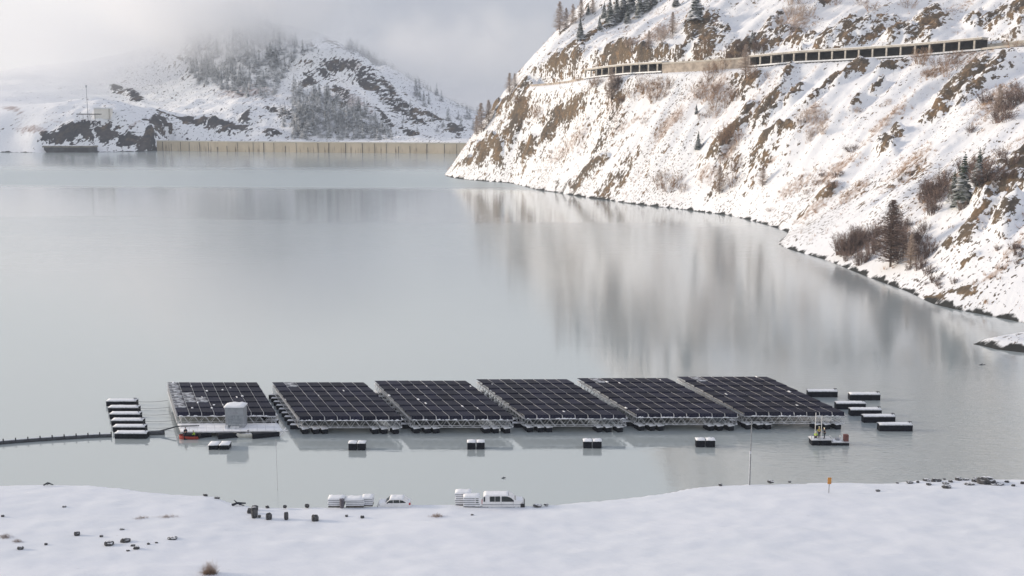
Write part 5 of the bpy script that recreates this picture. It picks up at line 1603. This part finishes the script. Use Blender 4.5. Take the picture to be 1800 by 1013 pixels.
p = at_z(1457, 863, 3.2); pz = NT.z(p.x, p.y) or 3
sgn = empty('marker_sign', (p.x, p.y, pz)); tag(sgn, 'small orange board on a thin post in the snow', 'sign')
mb = MB(); mb.tube((0, 0, -0.2), (0, 0, 2.1), 0.05, n=6); mb.build('post', M['rope'], sgn)
mb = MB(); mb.box(-0.25, 0.25, -0.1, -0.055, 1.25, 2.15); mb.build('board', M['orange'], sgn, bevel=0.02)

# ------------------------------------------------------------------ vehicles and stacks on the shore
def ground(px, py):
    c = NT.hit(px, py, 100)
    return c if c is not None else at_z(px, py, 2.6)
def wheel(parent, x, y, z, r=0.34, w=0.22):
    mb = MB(); mb.tube((x, y, z), (x, y + w, z), r, n=18); t = mb.build('wheel', M['dark'], parent)
    mb = MB(); mb.tube((x, y - 0.012, z), (x, y + w + 0.012, z), r * 0.58, n=14); mb.build('rim', M['alu'], t)
g0 = ground(847, 892.5)
van = empty('parked_van', (g0.x, g0.y, g0.z - 0.32)); tag(van, 'white van with snowy roof parked facing right beside the pallet stacks', 'van')
sv = 1.02
vx = 5.35 * sv; W = 1.85
def v_prof(pts): return [(x * sv, z * sv) for x, z in pts]
body = v_prof([(0.0, 0.40), (0.0, 1.05), (0.08, 1.12), (0.16, 1.72), (0.35, 1.84), (3.25, 1.86), (3.75, 1.66), (4.25, 1.20), (4.95, 1.08), (5.25, 0.95), (5.32, 0.62), (5.30, 0.40), (4.75, 0.38), (0.9, 0.34)])
mb = MB(); mb.prism(body, 0, W); vb = mb.build('body', M['white'], van, bevel=0.05)
def glass(parent, pts, y, mat=None, name='window', th=0.02):
    mb = MB(); mb.prism(v_prof(pts), y - th, y); return mb.build(name, mat or M['glass'], parent)
for pts_ in ([(0.22, 1.08), (0.24, 1.66), (0.42, 1.72), (0.42, 1.08)], [(1.0, 1.08), (1.0, 1.75), (1.62, 1.76), (1.62, 1.08)], [(1.68, 1.08), (1.68, 1.76), (2.3, 1.77), (2.3, 1.08)],
             [(2.50, 1.08), (2.50, 1.77), (3.15, 1.77), (3.66, 1.58), (4.02, 1.22), (4.02, 1.08)]):
    glass(vb, pts_, -0.012); glass(vb, pts_, W + 0.03)
mb = MB(); mb.add([(3.33 * sv, 0.12, 1.84 * sv), (3.33 * sv, W - 0.12, 1.84 * sv), (4.22 * sv, W - 0.1, 1.255 * sv), (4.22 * sv, 0.1, 1.255 * sv),
                   (3.33 * sv, 0.12, 1.80 * sv), (3.33 * sv, W - 0.12, 1.80 * sv), (4.22 * sv, W - 0.1, 1.2 * sv), (4.22 * sv, 0.1, 1.2 * sv)],
                  [(0, 1, 2, 3), (7, 6, 5, 4), (0, 4, 5, 1), (1, 5, 6, 2), (2, 6, 7, 3), (3, 7, 4, 0)]); mb.build('windscreen', M['glass'], vb)
mb = MB(); mb.box(4.85 * sv, 5.40 * sv, -0.04, W + 0.04, 0.32 * sv, 0.82 * sv); mb.build('bumper', M['dark'], van, bevel=0.04)
mb = MB(); mb.box(5.0 * sv, 5.29 * sv, -0.03, 0.28, 0.83 * sv, 1.0 * sv); mb.box(5.0 * sv, 5.29 * sv, W - 0.28, W + 0.03, 0.83 * sv, 1.0 * sv); mb.build('headlight', M['lamp'], van)
mb = MB(); mb.box(-0.02, 0.06, 0.0, 0.12, 0.75 * sv, 1.35 * sv); mb.build('tail_light', M['tail'], van)
mb = MB(); mb.box(0.05 * sv, 5.0 * sv, -0.018, -0.004, 0.66 * sv, 0.74 * sv); mb.build('side_trim', M['frame_grey'], van)
mb = MB(); mb.box(2.42 * sv, 2.435 * sv, -0.014, -0.004, 0.5 * sv, 1.75 * sv); mb.box(3.95 * sv, 3.965 * sv, -0.014, -0.004, 0.5 * sv, 1.15 * sv); mb.build('door_seam', M['dark'], van)
mb = MB(); mb.box(3.72 * sv, 3.85 * sv, -0.2, -0.02, 1.13 * sv, 1.3 * sv); mb.build('mirror', M['dark'], van, bevel=0.02)
mb = MB(); snow_cap(mb, 0.3 * sv, 3.35 * sv, 0.06, W - 0.06, 1.845 * sv, 0.06, 6, 12, 5); snow_cap(mb, 4.25 * sv, 5.1 * sv, 0.1, W - 0.1, 1.12 * sv, 0.08, 7, 6, 5); mb.build('snow', M['snow'], van, smooth=True)
# open rear door
mb = MB(); mb.box(-0.9, -0.05, 0.0, 0.05, 0.45 * sv, 1.55 * sv); dr = mb.build('rear_door', M['white'], van)
mb = MB(); mb.box(-0.78, -0.42, -0.03, -0.003, 0.75 * sv, 1.5 * sv); mb.build('window', M['glass'], dr)
for x in (1.0, 4.3):
    wheel(van, x * sv, 0.02, 0.36); wheel(van, x * sv, W - 0.24, 0.36)

g0 = ground(664, 890.5)
car = empty('parked_car', (g0.x, g0.y, g0.z - 0.55)); tag(car, 'snow-covered white car half sunk in the snow, facing left', 'car')
cb = [(0.0, 0.45), (0.02, 0.72), (0.12, 0.86), (0.95, 1.0), (1.45, 1.38), (1.75, 1.46), (2.9, 1.48), (3.35, 1.38), (3.85, 1.02), (4.1, 0.98), (4.18, 0.75), (4.15, 0.42), (3.9, 0.30), (0.2, 0.30)]
mb = MB(); mb.prism(cb, 0, 1.75); cbo = mb.build('body', M['white'], car, bevel=0.05)
sv = 1.0
for pts_ in ([(1.12, 1.02), (1.50, 1.34), (1.78, 1.38), (1.95, 1.38), (1.95, 1.0)], [(2.02, 1.0), (2.02, 1.39), (2.75, 1.40), (2.80, 1.0)], [(2.86, 1.0), (2.84, 1.39), (3.2, 1.34), (3.62, 1.04)]):
    glass(cbo, pts_, -0.012); glass(cbo, pts_, 1.78)
mb = MB(); mb.add([(0.98, 0.12, 1.035), (0.98, 1.63, 1.035), (1.46, 1.6, 1.41), (1.46, 0.15, 1.41)], [(0, 1, 2, 3)]); mb.build('windscreen', M['glass'], cbo)
mb = MB(); mb.box(3.98, 4.2, -0.02, 0.22, 0.74, 1.0); mb.build('tail_light', M['tail'], car, bevel=0.02)
mb = MB(); mb.box(-0.03, 0.3, -0.02, 0.35, 0.66, 0.84); mb.build('headlight', M['lamp'], car, bevel=0.02)
mb = MB(); mb.box(-0.06, 0.2, 0.2, 1.55, 0.4, 0.62); mb.build('grille', M['dark'], car)
mb = MB(); mb.box(1.18, 1.3, -0.18, -0.015, 0.98, 1.1); mb.build('mirror', M['dark'], car)
mb = MB(); snow_cap(mb, 1.5, 3.3, 0.05, 1.7, 1.455, 0.18, 11, 10, 5); snow_cap(mb, 0.1, 1.0, 0.1, 1.65, 0.93, 0.16, 12, 6, 5); snow_cap(mb, 3.75, 4.1, 0.1, 1.65, 1.0, 0.1, 13, 3, 5); mb.build('snow', M['snow'], car, smooth=True)
for x in (0.85, 3.3):
    wheel(car, x, 0.02, 0.33); wheel(car, x, 1.5, 0.33)

def stack(px0, px1, py, n, lay, label, depth=1.3, jig=0.05, seed=1, skew=0.0):
    a = ground(px0, py); b = ground(px1, py); L = b.x - a.x
    o = empty('panel_stack', (a.x, a.y, a.z - 0.1), skew); tag(o, label, 'stack', 'stacks of snow-covered frames on the shore')
    r = random.Random(seed)
    mb = MB(); mb.box(0, L, 0, depth, 0.0, 0.14); mb.build('pallet', M['wood'], o)
    z = 0.143
    for k in range(n):
        j = r.uniform(-jig, jig)
        mb = MB(); mb.box(j, L + j, r.uniform(-jig, jig), depth, z, z + lay * 0.5); f = mb.build('frame', M['frame_grey'], o)
        mb = MB(); mb.box(j - 0.04, L + j + 0.04, -0.05, depth, z + lay * 0.5 + 0.003, z + lay - 0.01); mb.build('snow', M['snow'], f)
        z += lay
    mb = MB(); snow_cap(mb, -0.06, L + 0.06, -0.08, depth + 0.05, z, 0.20, seed, 7, 5); mb.build('snow', M['snow'], o, smooth=True)
    return o
stack(577, 604, 891, 4, 0.25, 'stack of snow-layered frames at the far left of the shore stacks', seed=2)
stack(608, 640, 891, 4, 0.22, 'wide low stack of tilted frames wrapped in snow behind the parked car', jig=0.12, seed=5, skew=0.04)
stack(637, 655, 889, 4, 0.24, 'short stack of frames at the nose of the parked car', seed=7, jig=0.06)
stack(801, 827, 889.5, 6, 0.26, 'tallest stack of snow-layered frames left of the van', seed=9)
stack(815, 843, 893, 5, 0.26, 'stack of grey frames nearest the back of the van', seed=11)
g0 = ground(601, 892); mb = MB(); mb.tube((0, 0, -0.1), (0, 0, 1.05), 0.26, n=12); mb.tube((0, 0, 1.05), (0, 0, 1.12), 0.29, n=12); o = mb.build('barrel', M['wrap']); o.location = g0
tag(o, 'dark upright barrel between the two left stacks', 'barrel')

# ------------------------------------------------------------------ stones, driftwood, dry grass
def boulder_mesh(seed):
    bm = bmesh.new(); bmesh.ops.create_icosphere(bm, subdivisions=3, radius=0.5)
    r = random.Random(seed); off = [Vector((r.uniform(-9, 9), r.uniform(-9, 9), r.uniform(-9, 9))) for _ in range(2)]
    from mathutils import noise as mn
    for v in bm.verts:
        d = mn.noise(v.co * 2.2 + off[0]) * 0.45 + mn.noise(v.co * 5 + off[1]) * 0.14
        v.co *= 1 + d
        for ax in range(3): v.co[ax] = max(-0.48, min(0.48, v.co[ax]))
    me = bpy.data.meshes.new('boulder'); bm.to_mesh(me); bm.free(); me.materials.append(M['rock']); return me
BM_ = [boulder_mesh(s) for s in range(6)]
def stone(px, py, w, h, label, tilt=0.0):
    c = ground(px, py); sc = s_at(c)
    o = bpy.data.objects.new('boulder', rnd.choice(BM_)); COL.objects.link(o)
    W_ = w / sc * 1.4; H_ = h / sc * 1.6
    o.location = (c.x, c.y, c.z + H_ * 0.25); o.scale = (W_, W_ * 0.8, H_); o.rotation_euler = (0, tilt, 0)
    tag(o, label, 'boulder', 'dark stones in the snow'); return o
STN = [(447, 910, 9, 16, 'tall dark boulder in the cluster by the left shore, lowest of the cluster'), (440, 902, 8, 8, 'dark boulder at the upper left of the cluster by the left shore'),
       (448, 897, 9, 8, 'dark boulder on top of the cluster by the left shore'), (456, 912, 4, 4, 'tiny dark stone just right of the tall cluster boulder'),
       (473, 913, 8, 11, 'narrow upright grey boulder right of the left shore cluster'), (503, 916, 6, 12, 'slim upright grey boulder, middle one of the three upright stones'),
       (554, 917, 9, 10, 'square dark boulder, rightmost of the three upright stones'), (470, 893, 5, 4, 'small dark stone on the crest above the first upright stone'),
       (501, 892, 5, 4, 'small dark stone on the crest above the middle upright stone'), (540, 891, 6, 5, 'small dark stone on the crest left of the frame stacks'),
       (609, 909, 4, 3, 'tiny stone in the snow below the left frame stacks'), (637, 913, 5, 4, 'small stone in the snow below the parked car'), (830, 907, 4, 2, 'tiny stone in the snow below the van stacks'),
       (135, 943, 8, 6, 'dark boulder alone in the middle of the left snow'), (36, 968, 8, 4, 'flat dark stone at the left below the dry grass streak'), (81, 960, 4, 3, 'tiny stone between the left grass streak and the lone boulder'),
       (178, 945, 5, 3, 'small stone above the trail of left stones'), (191, 959, 13, 6, 'wide dark boulder at the left end of the stone trail'), (221, 955, 13, 6, 'flat mossy boulder second in the stone trail'),
       (234, 962, 6, 3, 'small flat stone in the middle of the stone trail'), (240, 967, 8, 4, 'dark stone lowest in the stone trail'), (225, 969, 5, 2, 'tiny stone below the flat mossy boulder'), (261, 958, 4, 3, 'tiny stone right of the middle of the stone trail'),
       (275, 955, 4, 2, 'tiny stone near the right end of the stone trail'), (303, 950, 12, 3, 'flat dark stone at the right end of the stone trail'), (215, 933, 6, 2, 'thin flat stone above the stone trail'), (5, 911, 4, 3, 'tiny stone near the left frame edge'),
       (361, 873, 6, 3, 'small stone on the left crest before the shore dips'), (382, 878, 7, 3, 'small flat stone just below the left crest stone'), (113, 892, 5, 2, 'thin flat stone high on the left snow'),
       (1266, 856, 5, 3, 'small dark stone on the crest left of the grey pole'), (1354, 848, 9, 3, 'flat dark stone on the crest right of the grey pole'), (1388, 848, 4, 2, 'tiny stone on the crest midway between grey pole and orange board'),
       (1543, 864, 6, 3, 'lone small stone in the snow right of the orange board'), (1577, 850, 4, 2, 'tiny stone at the left start of the right stone field'),
       (1599, 850, 9, 3, 'flat stone at the left of the right stone field'), (1613, 849, 4, 3, 'small stone just right of the first flat stone in the right field'), (1628, 846, 10, 3, 'long flat stone on the crest of the right field'),
       (1641, 848, 6, 5, 'dark round stone in the right field'), (1650, 847, 7, 4, 'dark stone beside the round one in the right field'), (1662, 851, 9, 3, 'flat stone below the pair in the right field'), (1664, 859, 12, 4, 'lowest wide stone of the right field'),
       (1671, 848, 6, 3, 'small stone above the lowest wide stone'), (1632, 854, 7, 3, 'flat stone below the crest stone in the right field'), (1684, 845, 9, 4, 'dark stone on the crest left of the big block'), (1698, 845, 8, 2, 'thin flat stone on the crest left of the big block'),
       (1713, 848, 9, 4, 'dark stone touching the left of the big block'), (1733, 850, 22, 10, 'biggest dark block of the right stone field'), (1750, 853, 20, 4, 'long flat slab below the big block'),
       (1704, 853, 13, 3, 'flat slab left below the big block'), (1770, 849, 6, 3, 'small stone right of the long slab'), (1781, 855, 5, 3, 'tiny stone near the right frame edge'), (1716, 842, 7, 2, 'thin stone on the crest above the big block'),
       (1797, 852, 5, 4, 'stone cut by the right frame edge'), (945, 889, 12, 2, 'thin dark stone on the crest right of the van'), (960, 888, 6, 2, 'thin small stone on the crest farther right of the van'),
       (1735, 842, 5, 2, 'tiny stone on the crest behind the big block'), (1660, 843, 4, 2, 'tiny stone on the crest behind the stone pair')]
for q in STN: stone(*q)
# driftwood on the crest and on the water
def wood(px, py, segs, label, name='driftwood', water=False, mat='wood'):
    c = at_z(px, py) if water else ground(px, py)
    mb = MB()
    for (a, b, r0, r1) in segs: mb.tube(a, b, r0, r1, 7)
    o = mb.build(name, M[mat]); o.location = c; tag(o, label, 'driftwood'); return o
wood(408, 890, [((0, 0, 0.1), (0.7, 0, 0.35), 0.16, 0.14), ((0.7, 0, 0.35), (1.75, 0.1, 0.3), 0.15, 0.09), ((0.7, 0, 0.35), (0.25, 0.1, 0.72), 0.09, 0.04), ((0.9, 0, 0.2), (1.6, -0.2, 0.1), 0.1, 0.05)], 'forked dark driftwood lying over the crest at the left of the bay', mat='navy')
wood(82, 853, [((-0.4, 0, 0.0), (0.15, 0, 0.32), 0.1, 0.1), ((0.15, 0, 0.32), (0.9, 0, 0.05), 0.1, 0.06), ((0.0, 0.1, 0.0), (0.4, 0.1, 0.3), 0.06, 0.05)], 'arched dark driftwood on the left crest', mat='navy')
wood(882, 841, [((0, 0, 0.0), (0.55, 0, 0.14), 0.10, 0.05), ((0.1, 0, 0.0), (0.3, 0.1, 0.25), 0.05, 0.02)], 'small dark snag poking out of the water before the van', water=True, mat='navy')
wood(1720, 642, [((0, 0, -0.1), (0.9, 0.2, 0.25), 0.12, 0.05), ((0.4, 0, 0.0), (1.5, 0.3, 0.05), 0.1, 0.05)], 'dark snag in the water below the snowy spit', water=True, mat='navy')

def grass_mesh(seed, n=150, L=1.0, W=0.5, h=0.5):
    r = random.Random(seed); vs = []; fs = []
    for i in range(n):
        x = r.gauss(0, 0.36) * L; y = r.gauss(0, 0.3) * W
        hh = h * r.uniform(0.35, 1.0) * max(0.25, 1 - abs(x) / L)
        b = Vector((x, y, -0.03)); e = b + Vector((r.gauss(0, 0.2) * h, r.gauss(0, 0.2) * h, hh))
        twig(vs, fs, b, b.lerp(e, 0.6), 0.012); twig(vs, fs, b.lerp(e, 0.55), e + Vector((r.gauss(0, 0.08), 0, 0)), 0.008)
    me = bpy.data.meshes.new('dry_grass'); me.from_pydata(vs, [], fs); return me
def tuft(px, py, L, W, h, n, label, seed, rz=0.0):
    c = ground(px, py); o = link_mesh('dry_grass_tuft', grass_mesh(seed, n, L, W, h), M['grass']); o.location = c; o.rotation_euler = (0, 0, rz)
    tag(o, label, 'dry grass', 'dry grass tufts on the near snow'); return o
tuft(10, 946, 1.5, 0.9, 0.6, 230, 'long brown grass tuft at the left frame edge', 1, -0.5)
tuft(30, 953, 1.0, 0.6, 0.5, 150, 'brown grass tuft trailing right of the one at the left frame edge', 2, -0.3)
tuft(247, 913, 1.5, 0.9, 0.45, 150, 'faint streak of brown grass left of the wider streak', 3, 0.6)
tuft(298, 911, 2.4, 0.8, 0.45, 210, 'wide faint streak of brown grass on the left snow', 4)
tuft(768, 910, 1.3, 0.8, 0.6, 230, 'brown grass tuft alone in the snow below the space between car and van', 5)
tuft(368, 1009, 1.2, 0.8, 1.7, 460, 'tall brown grass tuft cut by the bottom edge of the frame', 6)

# ------------------------------------------------------------------ structures at the left end of the dam
M['old_conc'] = simple('stained_concrete', (0.20, 0.19, 0.16), 0.9, 0, 0.3, 0.12)
M['dark_conc'] = simple('dark_concrete', (0.05, 0.05, 0.055), 0.85, 0, 0.4, 0.15)  # darker concrete for the landing stage base
a = at_z(80, 268); b = at_z(172, 267.5); L = b.x - a.x
jt = empty('landing_stage', (a.x, a.y - 4, 0)); tag(jt, 'dark concrete landing stage with a snowy edge below the rocks at the far left shore', 'landing stage')
mb = MB(); mb.prism([(5, -3), (L, -3), (L, 6), (0, 6), (0, 3.5)], 0, 12); mb.build('base', M['dark_conc'], jt)
mb = MB(); mb.box(-1.5, L + 1, -1.2, 12, 6.003, 8.0); mb.build('ledge', M['old_conc'], jt)
mb = MB()
for k in range(9): snow_cap(mb, L * k / 9 + 0.5, L * (k + 0.8) / 9, -1.0, 6, 8.0, 0.9, k, 4, 3)
mb.build('snow', M['snow'], jt)
def far_ground(px, py):
    c = FT.hit(px, py); return c if c is not None else at_y(px, py, 1450)
c = far_ground(155, 213)
ms = empty('radio_mast', (c.x, c.y, c.z - 1)); tag(ms, 'thin tall mast on the snow beside the small buildings at the far left', 'mast')
sc = s_at(c); hm = 62 / sc
mb = MB(); mb.tube((0, 0, 0), (0, 0, hm), 0.5, 0.28, 6); mb.build('pole', M['frame_grey'], ms)
mb = MB(); mb.box(-0.6, 0.6, -0.6, 0.6, hm * 0.93, hm); mb.build('antenna', M['frame_grey'], ms)
c = far_ground(176, 213); sc = s_at(c)
bd = empty('flat_building', (c.x, c.y, c.z - 1)); tag(bd, 'small cream flat-roofed building on the snow above the far left rocks', 'building')
mb = MB(); mb.box(-10 / sc, 17 / sc, 0, 12, 0, 18 / sc); mb.build('wall', simple('cream_render', (0.80, 0.77, 0.71), 0.8, 0, 0.05, 0.1), bd)
mb = MB(); mb.box(-11 / sc, 18 / sc, -0.8, 13, 18 / sc + 0.01, 19 / sc + 0.6); mb.build('roof', M['snow'], bd)
mb = MB(); mb.box(16.5 / sc, 18.6 / sc, -1.5, -0.3, 0, 18 / sc); mb.build('chimney', M['gal'], bd)
cn = empty('canopy', (c.x, c.y - 14, c.z - 2)); tag(cn, 'thin dark flat canopy on posts in front of the cream building', 'canopy')
mb = MB(); mb.box(-32 / sc, 9 / sc, -3, 3, 9 / sc, 10.6 / sc); mb.build('roof', M['gal_dark'], cn)
for x in (-22, -10, -1):
    mb = MB(); mb.tube((x / sc, 0, -3), (x / sc, 0, 9 / sc), 0.3); mb.build('post', M['frame_grey'], cn)
